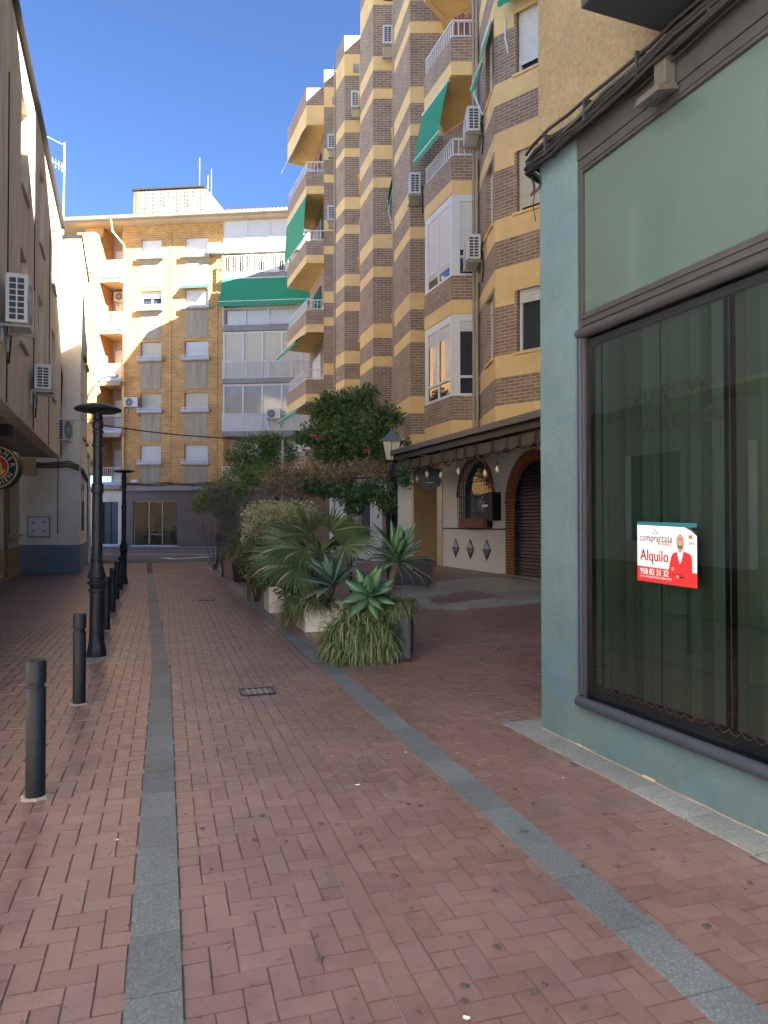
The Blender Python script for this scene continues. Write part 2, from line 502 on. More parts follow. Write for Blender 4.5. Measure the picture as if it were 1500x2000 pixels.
class MB:
    def __init__(self):
        self.v = []
        self.f = []

    def add(self, vs_, fs_):
        b = len(self.v)
        self.v += [tuple(p) for p in vs_]
        self.f += [tuple(i + b for i in f) for f in fs_]
        return self

    def hexa(self, p):
        return self.add(p, [(0, 3, 2, 1), (4, 5, 6, 7), (0, 1, 5, 4), (1, 2, 6, 5), (2, 3, 7, 6), (3, 0, 4, 7)])

    def box(self, x0, x1, y0, y1, z0, z1):
        return self.hexa([(x0, y0, z0), (x1, y0, z0), (x1, y1, z0), (x0, y1, z0), (x0, y0, z1), (x1, y0, z1), (x1, y1, z1), (x0, y1, z1)])

    def fbox(self, fr, t0, t1, o0, o1, z0, z1):
        P = fr.P
        return self.hexa([P(t0, o0, z0), P(t1, o0, z0), P(t1, o1, z0), P(t0, o1, z0), P(t0, o0, z1), P(t1, o0, z1), P(t1, o1, z1), P(t0, o1, z1)])

    def fwall(self, fr, t0, t1, z0, z1, o0, o1, holes=()):
        zs = sorted({z0, z1} | {z for h in holes for z in h[2:] if z0 < z < z1})
        for za, zb in zip(zs, zs[1:]):
            cuts = sorted((h[0], h[1]) for h in holes if h[2] < zb - 1e-6 and h[3] > za + 1e-6)
            t = t0
            for a, b in cuts:
                if a > t + 1e-6:
                    self.fbox(fr, t, a, o0, o1, za, zb)
                t = max(t, b)
            if t < t1 - 1e-6:
                self.fbox(fr, t, t1, o0, o1, za, zb)
        return self

    def prism(self, poly, z0, z1):
        n = len(poly)
        a = sum(poly[i][0] * poly[(i + 1) % n][1] - poly[(i + 1) % n][0] * poly[i][1] for i in range(n))
        if a < 0:
            poly = poly[::-1]
        vs_ = [(x, y, z0) for x, y in poly] + [(x, y, z1) for x, y in poly]
        fs_ = [tuple(range(n - 1, -1, -1)), tuple(range(n, 2 * n))]
        fs_ += [(i, (i + 1) % n, n + (i + 1) % n, n + i) for i in range(n)]
        return self.add(vs_, fs_)

    def strip(self, pts, z0, z1, th):
        """wall along a plan polyline; th metres thick to the right of the walking direction"""
        n = len(pts)
        off = []
        for i in range(n):
            ds = []
            if i > 0:
                ds.append((pts[i][0] - pts[i - 1][0], pts[i][1] - pts[i - 1][1]))
            if i < n - 1:
                ds.append((pts[i + 1][0] - pts[i][0], pts[i + 1][1] - pts[i][1]))
            nn = [(d[1] / math.hypot(*d), -d[0] / math.hypot(*d)) for d in ds]
            mx, my = sum(a[0] for a in nn), sum(a[1] for a in nn)
            l = math.hypot(mx, my) or 1
            mx, my = mx / l, my / l
            c = max(0.5, mx * nn[0][0] + my * nn[0][1])
            off.append((pts[i][0] + mx * th / c, pts[i][1] + my * th / c))
        vs_ = []
        for p, q in zip(pts, off):
            vs_ += [(p[0], p[1], z0), (q[0], q[1], z0), (q[0], q[1], z1), (p[0], p[1], z1)]
        fs_ = []
        for i in range(n - 1):
            a, b = 4 * i, 4 * i + 4
            fs_ += [(a, a + 3, b + 3, b), (a + 1, b + 1, b + 2, a + 2), (a + 3, a + 2, b + 2, b + 3), (a, b, b + 1, a + 1)]
        fs_ += [(0, 1, 2, 3), (4 * n - 4, 4 * n - 1, 4 * n - 2, 4 * n - 3)]
        return self.add(vs_, fs_)

    def tube(self, path, r, n=8, r1=None, cap=True):
        path = [Vector(p) for p in path]
        k = len(path)
        rings = []
        prev = None
        for i, p in enumerate(path):
            d = (path[min(i + 1, k - 1)] - path[max(i - 1, 0)]).normalized()
            if prev is None:
                a = d.cross(Vector((0, 0, 1)))
                if a.length < 1e-3:
                    a = Vector((1, 0, 0))
            else:
                a = prev - d * prev.dot(d)
            a.normalize()
            prev = a
            b = d.cross(a)
            rr = r if r1 is None else r + (r1 - r) * i / max(1, k - 1)
            rings.append([p + (a * math.cos(2 * math.pi * j / n) + b * math.sin(2 * math.pi * j / n)) * rr for j in range(n)])
        vs_ = [q for rg in rings for q in rg]
        fs_ = []
        for i in range(k - 1):
            for j in range(n):
                fs_.append((i * n + j, i * n + (j + 1) % n, (i + 1) * n + (j + 1) % n, (i + 1) * n + j))
        if cap:
            fs_ += [tuple(range(n - 1, -1, -1)), tuple(range((k - 1) * n, k * n))]
        return self.add(vs_, fs_)

    def lathe(self, prof, n=20, c=(0, 0, 0)):
        vs_ = []
        for r, z in prof:
            vs_ += [(c[0] + r * math.cos(2 * math.pi * j / n), c[1] + r * math.sin(2 * math.pi * j / n), c[2] + z) for j in range(n)]
        fs_ = []
        for i in range(len(prof) - 1):
            for j in range(n):
                fs_.append((i * n + j, i * n + (j + 1) % n, (i + 1) * n + (j + 1) % n, (i + 1) * n + j))
        fs_ += [tuple(range(n - 1, -1, -1)), tuple(range((len(prof) - 1) * n, len(prof) * n))]
        return self.add(vs_, fs_)

    def build(self, name, mat, parent=None, smooth=False, bevel=0.0, kind=None):
        me = bpy.data.meshes.new(name)
        me.from_pydata(self.v, [], self.f)
        ul = me.uv_layers.new(name='UVMap')
        ul.data.foreach_set('uv', np.array(uvs_for(self.v, self.f), dtype=np.float32).ravel())
        if smooth:
            me.polygons.foreach_set('use_smooth', [True] * len(me.polygons))
            try:
                me.set_sharp_from_angle(angle=R(38))
            except Exception:
                pass
        o = link(name, me, mat, parent)
        if bevel > 0:
            b = o.modifiers.new('bevel', 'BEVEL')
            b.width = bevel
            b.segments = 2
            b.limit_method = 'ANGLE'
        if kind:
            o['kind'] = kind
        return o


class Frame:
    """a wall line: t along it, o outwards, z up"""
    def __init__(self, p0, p1, flip=False):
        self.p = Vector((p0[0], p0[1]))
        d = Vector((p1[0] - p0[0], p1[1] - p0[1]))
        self.len = d.length
        self.d = d.normalized()
        self.n = Vector((self.d.y, -self.d.x))
        if flip:
            self.n = -self.n

    def P(self, t, o, z):
        q = self.p + self.d * t + self.n * o
        return (q.x, q.y, z)


def thing(name, label, cat, loc=(0, 0, 0), group=None, world=True):
    o = bpy.data.objects.new(name, None)
    COL.objects.link(o)
    o.empty_display_size = 0.2
    o.location = loc
    if world:
        o['_w'] = tuple(loc)
    return tag(o, label, cat, group)


def tag(o, label, cat, group=None):
    o['label'] = label
    o['category'] = cat
    if group:
        o['group'] = group
    return o


def struct(o):
    o['kind'] = 'structure'
    return o


def copy_tree(root, loc, rz=0, label=None):
    r = root.copy()
    COL.objects.link(r)
    r.location = loc
    r.rotation_euler = (0, 0, rz)
    if label:
        r['label'] = label
    for ch in list(root.children):
        c = ch.copy()
        COL.objects.link(c)
        c.parent = r
        for g in list(ch.children):
            d = g.copy()
            COL.objects.link(d)
            d.parent = c
    return r


def text_mesh(body, size, fn, extrude=0.0, align='LEFT', width=1.0):
    """letters as (verts, faces); fn maps (x, y, depth) to a point in the scene"""
    cu = bpy.data.curves.new('lettering', 'FONT')
    cu.body = body
    cu.size = size
    cu.align_x = align
    cu.align_y = 'CENTER'
    cu.extrude = extrude
    cu.resolution_u = 2
    ob = bpy.data.objects.new('lettering', cu)
    COL.objects.link(ob)
    bpy.context.view_layer.update()
    me = bpy.data.meshes.new_from_object(ob.evaluated_get(bpy.context.evaluated_depsgraph_get()))
    vs_ = [fn(v.co.x * width, v.co.y, v.co.z) for v in me.vertices]
    fs_ = [tuple(p.vertices) for p in me.polygons]
    bpy.data.objects.remove(ob)
    bpy.data.curves.remove(cu)
    bpy.data.meshes.remove(me)
    return vs_, fs_


def words(body, size, fn, mat, parent, name='word'):
    """one part for each word of a line of lettering"""
    ws = body.split(' ')
    for i, w in enumerate(ws):
        if not w:
            continue
        x0 = 0.0
        if i:
            pv, _ = text_mesh(' '.join(ws[:i]) + ' n', size, lambda a, b, d: (a, b, d))
            pn, _ = text_mesh('n', size, lambda a, b, d: (a, b, d))
            x0 = max(p[0] for p in pv) - max(p[0] for p in pn)
        v_, f_ = text_mesh(w, size, lambda a, b, d: fn(a + x0, b, d))
        MB().add(v_, f_).build(name, mat, parent)


def fast_mesh(name, verts, nper, mat, parent=None, kind=None, smooth=False):
    """verts: (n, k, 3) array of k-cornered faces"""
    n, k = verts.shape[0], verts.shape[1]
    me = bpy.data.meshes.new(name)
    me.vertices.add(n * k)
    me.vertices.foreach_set('co', verts.astype(np.float32).ravel())
    me.loops.add(n * k)
    me.loops.foreach_set('vertex_index', np.arange(n * k, dtype=np.int32))
    me.polygons.add(n)
    me.polygons.foreach_set('loop_start', np.arange(0, n * k, k, dtype=np.int32))
    me.polygons.foreach_set('loop_total', np.full(n, k, dtype=np.int32))
    me.update(calc_edges=True)
    o = link(name, me, mat, parent)
    if kind:
        o['kind'] = kind
    return o


def leaves(name, clumps, n, size, mat, parent, up=0.4, fill=0.35, aspect=0.45, kind=None, vary=0.4):
    """n leaf-sized faces spread through ellipsoid clumps (x,y,z,rx,ry,rz)"""
    cl = np.array(clumps, float)
    vol = (cl[:, 3] * cl[:, 4] * cl[:, 5]) ** 0.7
    idx = np.random.choice(len(cl), n, p=vol / vol.sum())
    d = np.random.normal(size=(n, 3))
    d /= np.linalg.norm(d, axis=1)[:, None]
    rr = fill + (1 - fill) * np.random.rand(n) ** 0.6
    rr *= 1 + 0.12 * np.random.normal(size=n)
    c = cl[idx, :3] + d * cl[idx, 3:] * rr[:, None]
    ax = d * 0.8 + np.random.normal(size=(n, 3)) * 0.8
    ax[:, 2] += np.random.normal(size=n) * 0.3 - 0.25
    ax /= np.linalg.norm(ax, axis=1)[:, None]
    nn = np.random.normal(size=(n, 3)) * 0.7
    nn[:, 2] += up + 0.5
    nn += d * 0.4
    sd = np.cross(ax, nn)
    sd /= np.linalg.norm(sd, axis=1)[:, None] + 1e-9
    nn = np.cross(sd, ax)
    s = size * (1 - vary + 2 * vary * np.random.rand(n))[:, None]
    w = s * aspect
    q = np.zeros((n, 4, 3))
    q[:, 0] = c
    q[:, 1] = c + ax * s * 0.5 + sd * w * 0.5 + nn * s * 0.06
    q[:, 2] = c + ax * s
    q[:, 3] = c + ax * s * 0.5 - sd * w * 0.5 + nn * s * 0.06
    return fast_mesh(name, q, 4, mat, parent, kind)


# ================================================================== GROUND
def grid_sheet(name, x0, x1, y0, y1, nx, ny, dz, mat):
    mb = MB()
    for j in range(ny + 1):
        for i in range(nx + 1):
            x, y = x0 + (x1 - x0) * i / nx, y0 + (y1 - y0) * j / ny
            mb.v.append((x, y, gz(x, y) + dz))
    for j in range(ny):
        for i in range(nx):
            a = j * (nx + 1) + i
            mb.f.append((a, a + 1, a + nx + 2, a + nx + 1))
    return mb.build(name, mat)


g0 = MB().add([(-400, -400, -0.12), (400, -400, -0.12), (400, 400, -0.12), (-400, 400, -0.12)], [(0, 1, 2, 3)]).build('ground', 'concrete')
struct(MB().add([(-30, -40, -0.03), (40, -40, -0.03), (40, 0.2, -0.03), (-30, 0.2, -0.03)], [(0, 1, 2, 3)]).build('added_bounce_ground', 'bouncepaving'))  # ground added behind the camera to bounce sun into the shaded lane
struct(g0)
ROAD_Y0, ROAD_Y1 = 28.3, 38.3
pave = struct(grid_sheet('pavement', -30, 24, 0.2, ROAD_Y0, 162, 84, -0.0065, 'mortar'))

BW, BL = 0.1, 0.2
JT = 0.0055


def paver_quads(u0, u1, v0, v1, top, tilt=0.0):
    """top face and four chamfers, in world space"""
    c = 0.0015
    pts = []
    for uu, vv, dz in ((u0 + c, v0 + c, 0), (u1 - c, v0 + c, 0), (u1 - c, v1 - c, 0), (u0 + c, v1 - c, 0),
                       (u0, v0, -0.009), (u1, v0, -0.009), (u1, v1, -0.009), (u0, v1, -0.009)):
        x, y = xy_of(uu, vv)
        pts.append((x, y, gz(x, y) + top + dz + tilt * (uu - u0) * 0.5))
    return pts


def zone(v, u):
    vl, vr = v_left(u), v_right(u)
    if v < vl:
        return (-99, vl - 0.09)
    if v < 0:
        return (vl + 0.09, -0.104)
    if v < vr:
        return (0.104, vr - 0.09)
    return (vr + 0.09, 99)


DIAM = [(1.3, 12.9), (-0.75, 14.6), (0.0, 17.6), (2.6, 18.6), (4.6, 16.2), (3.9, 13.4)]
DIAM_IN = [(1.05, 13.7), (0.9, 14.9), (1.9, 15.9), (2.35, 14.5)]


def inside(poly, x, y):
    r = False
    for i in range(len(poly)):
        x1, y1 = poly[i]
        x2, y2 = poly[i - 1]
        if (y1 > y) != (y2 > y) and x < (x2 - x1) * (y - y1) / (y2 - y1) + x1:
            r = not r
    return r


def footprint_ok(x, y):
    if y > ROAD_Y0 - 0.05 or x < -15 or x > 9:
        return False
    if y < 6.02 and x > 1.30 + 0.371 * (5.8 - y) - 0.24:      # shop building
        return False
    if x < -11.95 - 0.36 * (y - 23.5):
        return False
    # inside the camera's view plus a margin
    if y < 1.6 and abs(x) > 2.2:
        return False
    if y < 0.3:
        return False
    return abs(x) < 0.56 * y + 1.6


H_list, rect_list = [], []
NU, NV = 270, 160
for i in range(-22, NU):
    for j in range(-90, 90):
        k = (i - j) % 4
        if k == 0:
            u0, u1, v0, v1 = i * BW, (i + 2) * BW, j * BW, (j + 1) * BW
        elif k == 3:
            u0, u1, v0, v1 = i * BW, (i + 1) * BW, j * BW, (j + 2) * BW
        else:
            continue
        uc, vc = (u0 + u1) / 2, (v0 + v1) / 2
        x, y = xy_of(uc, vc)
        if not footprint_ok(x, y):
            continue
        full = True
        for zc in {zone(v0 + 0.01, uc), zone(v1 - 0.01, uc)}:
            a, b = max(v0, zc[0]), min(v1, zc[1])
            if b - a < 0.022:
                continue
            full = (b - a) > (v1 - v0) - 1e-6
            rect_list.append((u0 + JT / 2, u1 - JT / 2, a + JT / 2, b - JT / 2, full, k, x, y))
for s in (-1, 1):                                             # the two soldier rows of the drainage channel
    for i in range(-12, 135):
        u0 = i * 0.2 + (0.1 if s > 0 else 0)
        a, b = (-0.1, 0) if s < 0 else (0, 0.1)
        x, y = xy_of(u0 + 0.1, (a + b) / 2)
        if footprint_ok(x, y):
            rect_list.append((u0 + JT / 2, u0 + 0.2 - JT / 2, a + JT / 2, b - JT / 2, True, 0, x, y))


def in_view(x, y, z=0.0):
    px = 750 + 1400 * x / max(y, 0.01)
    py = 1022 + 1400 * (1.65 - z) / max(y, 0.01)
    return -40 < px < 1540 and py < 2040


singles = sorted([r for r in rect_list if r[4] and in_view(r[6], r[7])], key=lambda r: r[6] ** 2 + r[7] ** 2)[:300]
single_set = set(singles)


def unit_paver(w, l, name):
    c = 0.0015
    a, b = w / 2, l / 2
    vs_ = [(-a + c, -b + c, 0), (a - c, -b + c, 0), (a - c, b - c, 0), (-a + c, b - c, 0)]
    vs_ += [(-a, -b, -0.006), (a, -b, -0.006), (a, b, -0.006), (-a, b, -0.006)]
    vs_ += [(-a, -b, -0.03), (a, -b, -0.03), (a, b, -0.03), (-a, b, -0.03)]
    fs_ = [(0, 1, 2, 3)] + [(i, 4 + i, 4 + (i + 1) % 4, (i + 1) % 4)[::1] for i in range(4)] + [(4 + i, 8 + i, 8 + (i + 1) % 4, 4 + (i + 1) % 4) for i in range(4)]
    me = bpy.data.meshes.new(name)
    me.from_pydata(vs_, [], fs_)
    me.materials.append(M['paver'])
    return me


pav_me = unit_paver(BW - JT, BL - JT, 'brick')
for (u0, u1, v0, v1, full, k, x, y) in singles:
    o = bpy.data.objects.new('brick', pav_me)
    COL.objects.link(o)
    o.parent = pave
    o.location = (x, y, gz(x, y) + random.uniform(-0.0012, 0.0012))
    rz = TH + (math.pi / 2 if (u1 - u0) < (v1 - v0) else 0) + random.gauss(0, 0.006)
    o.rotation_euler = (random.gauss(0, 0.006), random.gauss(0, 0.006), rz)


def build_pavers(rects, name, mat):
    vs_, fs_ = [], []
    for (u0, u1, v0, v1, full, k, x, y) in rects:
        b = len(vs_)
        vs_ += paver_quads(u0, u1, v0, v1, random.uniform(-0.0012, 0.0012), random.gauss(0, 0.012))
        fs_ += [(b, b + 3, b + 2, b + 1)] + [(b + i, b + (i + 1) % 4, b + 4 + (i + 1) % 4, b + 4 + i) for i in range(4)]
    me = bpy.data.meshes.new(name)
    me.from_pydata(vs_, [], fs_)
    o = link(name, me, mat, pave)
    o['kind'] = 'stuff'


rest = [r for r in rect_list if r not in single_set]
grey = [r for r in rest if inside(DIAM, r[6], r[7]) and not inside(DIAM_IN, r[6], r[7])]
gs = set(grey)
build_pavers([r for r in rest if r not in gs], 'brick_paving', 'pavers')
build_pavers(grey, 'grey_brick_paving', 'greypavers')

# pale sand washed into the channel's edge joints
sj = MB()
for vv in (-0.102, 0.102):
    u = -1.2
    while u < 24:
        l_ = random.uniform(0.08, 0.5)
        w_ = random.uniform(0.001, 0.0026)
        q_ = [xy_of(u, vv - w_), xy_of(u + l_, vv - w_ * random.uniform(0.6, 1.2)), xy_of(u + l_, vv + w_), xy_of(u, vv + w_ * random.uniform(0.6, 1.2))]
        if random.random() < 0.8 and q_[0][1] < 28:
            sj.add([(x, y, gz(x, y) - 0.0012) for x, y in q_], [(3, 2, 1, 0)])
        u += l_
sj.build('sand_joint', 'palesand', pave, kind='stuff')

# ---- granite strips along the lane
def strip_slabs(vfun, name, u_a, u_b, wid, ln, phase):
    anchor = None
    i = 0
    u = u_a + phase
    root = None
    while u < u_b:
        mb = MB()
        g = 0.0025
        cs = []
        l2 = ln * random.uniform(0.94, 1.06)
        for uu, sv in ((u + g, -1), (u + l2 - g, -1), (u + l2 - g, 1), (u + g, 1)):
            x, y = xy_of(uu, vfun(uu) + sv * wid / 2)
            cs.append((x, y))
        cs = cs[::-1]
        dz = random.uniform(-0.001, 0.0015)
        mb.hexa([(x, y, gz(x, y) - 0.03) for x, y in cs] + [(x, y, gz(x, y) + 0.005 + dz) for x, y in cs])
        if root is None:
            root = struct(mb.build(name, 'granite'))
        else:
            mb.build('slab', 'granite', root)
        u += l2
        i += 1
    return root


strip_slabs(v_left, 'granite_strip', -1.6, 22.0, 0.19, 0.40, 0.05)
strip_slabs(v_right, 'granite_strip', -2.0, 25.0, 0.20, 0.42, 0.21)

# ---- road, far kerb and pavement
road = MB()
pts = [-60, -30, -20, -12, -6, 0, 10, 40]
ys = np.linspace(ROAD_Y0, ROAD_Y1, 9)
for y in ys:
    for x in pts:
        road.v.append((x, y, 0.30 * sstep(19, 40, y) + 0.0))
n_ = len(pts)
for j in range(len(ys) - 1):
    for i in range(n_ - 1):
        a = j * n_ + i
        road.f.append((a, a + 1, a + n_ + 1, a + n_))
struct(road.build('road', 'asphalt'))


def rz_(y):
    return 0.30 * sstep(19, 40, y)


mk = MB()
for x0, x1, y0, y1 in ((-40, 30, 33.0, 33.12), (-40, 30, 36.2, 36.3)):
    mk.add([(x0, y0, rz_(y0) + 0.005), (x1, y0, rz_(y0) + 0.005), (x1, y1, rz_(y1) + 0.005), (x0, y1, rz_(y1) + 0.005)], [(0, 1, 2, 3)])
mk.add([(-9.6, 30.6, rz_(30.6) + 0.006), (-8.8, 29.8, rz_(29.8) + 0.006), (-8.55, 29.8, rz_(29.8) + 0.006), (-9.2, 30.6, rz_(30.6) + 0.006)], [(0, 1, 2, 3)])
mk.add([(-8.9, 29.8, rz_(29.8) + 0.006), (-8.6, 29.8, rz_(29.8) + 0.006), (-7.4, 31.2, rz_(31.2) + 0.006), (-7.8, 31.2, rz_(31.2) + 0.006)], [(0, 1, 2, 3)])
struct(mk.build('road_marking', 'white_line'))
fp = MB().hexa([(-60, ROAD_Y1, 0.0), (40, ROAD_Y1, 0.0), (40, 46, 0.0), (-60, 46, 0.0), (-60, ROAD_Y1, 0.36), (40, ROAD_Y1, 0.36), (40, 46, 0.36), (-60, 46, 0.36)])
struct(fp.build('far_pavement', 'concrete'))
kb = MB()
for i in range(40):
    kb.box(-30 + i * 1.0 + 0.004, -29 + i * 1.0 - 0.004, ROAD_Y1 - 0.16, ROAD_Y1 - 0.003, 0.1, 0.375)
struct(kb.build('far_kerb', 'slab'))
ek = MB()
for i in range(36):
    ek.box(-22 + i * 0.9 + 0.004, -21.1 + i * 0.9 - 0.004, ROAD_Y0 - 0.02, ROAD_Y0 + 0.22, 0, 0.115)
struct(ek.build('road_edge', 'slab'))


# ================================================================== SHOP BUILDING (right, teal)
def ribbed(mb, fr, t0, t1, o, z0, z1, pitch, amp=0.012):
    n = max(1, int(round((z1 - z0) / pitch)))
    p = (z1 - z0) / n
    for i in range(n):
        a = z0 + i * p
        A, B, C = fr.P(t0, o, a), fr.P(t1, o, a), fr.P(t1, o + amp, a + p * 0.45)
        D, E, F_ = fr.P(t0, o + amp, a + p * 0.45), fr.P(t1, o, a + p), fr.P(t0, o, a + p)
        mb.add([A, B, C, D, E, F_], [(0, 1, 2, 3), (3, 2, 4, 5)])
    return mb


G = Frame((1.27, 5.8), (2.018, 3.78), flip=True)
if G.n.x > 0:
    G.n = -G.n
GB = thing('shop_building', 'teal painted shop building with a large display window and tan roughcast above', 'building', (1.6, 4.8, 0))
GL, GD = 8.05, 7.0
WT0, WT1, WZ0, WZ1 = 0.53, 3.5, 0.31, 4.34
mb = MB().fwall(G, 0, GL, -0.05, 4.60, -0.30, 0, [(WT0, WT1, WZ0, WZ1), (5.0, 7.4, 0.31, 4.3)])
mb.fbox(G, 0, 0.3, -GD, -0.302, -0.05, 4.60)
mb.build('ground_floor_wall', 'teal', GB)
mb = MB().fwall(G, 0, GL, 4.602, 20.0, -0.30, 0.012, [(2.1, 3.5, 5.6, 7.6), (5.6, 7.0, 5.6, 7.6)])
mb.fbox(G, 0, 0.3, -GD, -0.302, 4.602, 20.0)
mb.build('upper_wall', 'bstucco', GB)
MB().fbox(G, 0.31, GL, -GD, -0.31, 19.7, 19.95).build('roof', 'concrete', GB)
MB().fbox(G, 0.31, GL, -GD, -GD + 0.3, 0, 19.6).build('rear_wall', 'bstucco', GB)
MB().fbox(G, GL - 0.3, GL - 0.01, -GD + 0.31, -0.31, 0, 19.6).build('end_wall', 'bstucco', GB)
# window frame
fr_ = MB()
fr_.fbox(G, WT0, WT0 + 0.05, -0.04, 0.014, WZ0, 4.335)
fr_.fbox(G, WT0 + 0.05, WT1, -0.04, 0.012, 4.24, 4.335)
fr_.fbox(G, WT0, WT1, 0.002, 0.018, 4.34, 4.60)
fr_.fbox(G, WT0 + 0.05, WT1, -0.04, 0.020, 4.262, 4.30)
fr_.fbox(G, WT0 + 0.051, WT1, -0.04, 0.010, 3.02, 3.19)
fr_.fbox(G, WT0 + 0.051, WT1, -0.03, 0.020, 3.145, 3.175)
fr_.fbox(G, WT0 + 0.051, WT1, -0.03, 0.020, 3.095, 3.115)
fr_.fbox(G, WT0 + 0.051, WT1, -0.04, 0.008, WZ0, 0.375)
fr_.build('window_frame', 'bronze', GB, bevel=0.003)
MB().fbox(G, WT0 + 0.004, WT0 + 0.046, 0.015, 0.034, 0.40, 3.05).build('window_jamb', 'bluegrey', GB, bevel=0.006)
MB().tube([G.P(WT0 + 0.01, 0.022, 3.045), G.P(WT1, 0.022, 3.045)], 0.034, 14).build('window_rail', 'bronze', GB, smooth=True)
MB().tube([G.P(WT0 + 0.01, 0.03, 0.348), G.P(WT1, 0.03, 0.348)], 0.04, 14).build('window_sill', 'bluegrey', GB, smooth=True)
q_ = [G.P(WT0 + 0.05, -0.015, 0.375), G.P(WT1, -0.015, 0.375), G.P(WT1, -0.015, 3.02), G.P(WT0 + 0.05, -0.015, 3.02)]
MB().add(q_, [(0, 1, 2, 3)]).build('lower_pane', 'glass_clear', GB)
MB().fbox(G, WT0 + 0.051, WT1, -0.024, -0.014, 3.191, 4.239).build('upper_pane', 'frost', GB)
# room behind the glass
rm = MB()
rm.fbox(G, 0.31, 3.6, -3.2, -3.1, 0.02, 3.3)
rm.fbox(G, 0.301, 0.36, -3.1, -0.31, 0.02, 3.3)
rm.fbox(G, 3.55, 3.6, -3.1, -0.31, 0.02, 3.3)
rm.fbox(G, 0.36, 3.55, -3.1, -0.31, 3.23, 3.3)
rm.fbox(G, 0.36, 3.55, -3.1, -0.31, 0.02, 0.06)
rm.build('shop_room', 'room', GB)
# a doorway pane further along, behind the camera
MB().fbox(G, 5.0, 7.4, -0.12, -0.08, 0.3, 4.3).build('second_window', 'darkglass', GB)
for a in (2.1, 5.6):
    MB().fbox(G, a, a + 1.4, -0.2, -0.16, 5.6, 7.6).build('upper_window', 'shutter', GB)
# balcony slab above
bal = MB().fbox(G, 1.47, 5.2, 0.0125, 0.66, 4.69, 5.75)
bal.build('balcony_box', 'black', GB, bevel=0.01)
# torn plaster edge at the wall foot
ft = MB()
t = 0.02
while t < 3.2:
    l = random.uniform(0.05, 0.2)
    ft.fbox(G, t, t + l * 0.98, 0.001, 0.004 + random.uniform(0, 0.010), -0.02, 0.009 + random.choice((0.0, 0.003, 0.006, 0.02)) * random.random())
    t += l
ft.build('plaster_edge', 'soffit', GB)

# paving slabs at the wall foot
t = -0.22
slab_root = None
while t < 3.6:
    l = random.uniform(0.42, 0.6)
    mbx = MB()
    cs = [G.P(t + 0.003, -0.02 if t > 0 else -0.3, 0), G.P(t + l - 0.003, -0.02, 0), G.P(t + l - 0.003, 0.235, 0), G.P(t + 0.003, 0.235, 0)]
    mbx.hexa([(p[0], p[1], -0.03) for p in cs] + [(p[0], p[1], 0.007 + random.uniform(0, 0.002)) for p in cs])
    if slab_root is None:
        slab_root = struct(mbx.build('wall_foot_paving', 'slab'))
    else:
        mbx.build('slab', 'slab', slab_root)
    t += l

# vertical blind
VB = thing('vertical_blind', 'dark green vertical slat blind hanging behind the shop window', 'blind', G.P(1.6, -0.2, 0.42))
t = 0.62
MB().fbox(G, 0.56, 3.45, -0.12, -0.07, 2.965, 3.015).build('headrail', 'bluegrey', VB)
i = 0
while t < 3.4:
    skip = False
    if not skip:
        a = R(random.gauss(-3, 8))
        if 1.82 < t < 1.90:
            a = R(random.uniform(40, 50))
        w = 0.0405
        dx, do = math.cos(a) * w, math.sin(a) * w
        z0 = 0.47 + random.uniform(-0.004, 0.004)
        s = MB()
        k = 4
        for j in range(k + 1):
            f = -1 + 2 * j / k
            bow = 0.006 * (1 - f * f)
            s.v += [G.P(t + dx * f + bow * math.sin(a), -0.095 + do * f - bow * math.cos(a), z0), G.P(t + dx * f, -0.095 + do * f - bow, 2.965)]
        for j in range(k):
            s.f.append((2 * j, 2 * j + 2, 2 * j + 3, 2 * j + 1))
        s.build('blind_slat', 'blind', VB, smooth=True)
    t += 0.086
    i += 1
ch = MB()
t = 0.62
while t < 3.3:
    ch.tube([G.P(t + 0.086 * q / 5, -0.075, 0.475 - 0.03 * math.sin(math.pi * q / 5)) for q in range(6)], 0.0016, 4)
    t += 0.086
ch.build('bead_chain', 'antenna', VB)

# faded lettering on the glass
GT = thing('faded_lettering', 'faded ghost lettering left on the shop window glass above the rental sticker', 'lettering', G.P(1.5, -0.05, 2.4))
for body, t0, z, s in (('PY LOS GRA', 1.02, 2.47, 0.125), ('NUESTROS CL', 1.05, 2.27, 0.125)):
    words(body, s, lambda x, y, d, t0=t0, z=z: G.P(t0 + x, -0.0125, z + y + 0.02 * x), 'ghost', GT)

# rental sticker (flat print)
ST = thing('rental_sticker', 'white and red rental sticker with a man in a red jacket on the shop window', 'sticker', G.P(1.39, -0.05, 1.27))
S0, S1, Z0, Z1 = 1.135, 1.655, 1.275, 1.64


def sp(x, y, o=0.0):           # x 0..1 across, y 0..1 up the sticker, slightly tilted
    return G.P(S0 + (S1 - S0) * x, -0.0118 + 0.0006 * o, Z0 + (Z1 - Z0) * y - 0.012 * x)


MB().add([sp(0, 0.985, 0.3), sp(1.0, 0.985, 0.3), sp(0.995, 1.06, 0.3), sp(-0.005, 1.06, 0.3)], [(0, 1, 2, 3)]).build('tape', 'tealtape', ST)
MB().add([sp(0, 0, 1), sp(1, 0, 1), sp(1, 0.85, 1), sp(0.93, 0.92, 1), sp(0.82, 0.985, 1), sp(0, 1, 1)], [(0, 1, 2, 3, 4, 5)]).build('sheet', 'paper', ST)
MB().add([sp(0.82, 0.985, 1.2), sp(0.93, 0.92, 2.5), sp(1, 0.85, 1.2), sp(0.97, 0.90, 26), sp(0.88, 0.955, 30)], [(0, 1, 4), (1, 3, 4), (1, 2, 3)]).build('peeled_corner', 'litter', ST)
MB().add([sp(0, 0, 2), sp(1, 0, 2), sp(1, 0.245, 2), sp(0, 0.27, 2)], [(0, 1, 2, 3)]).build('red_band', 'red', ST)


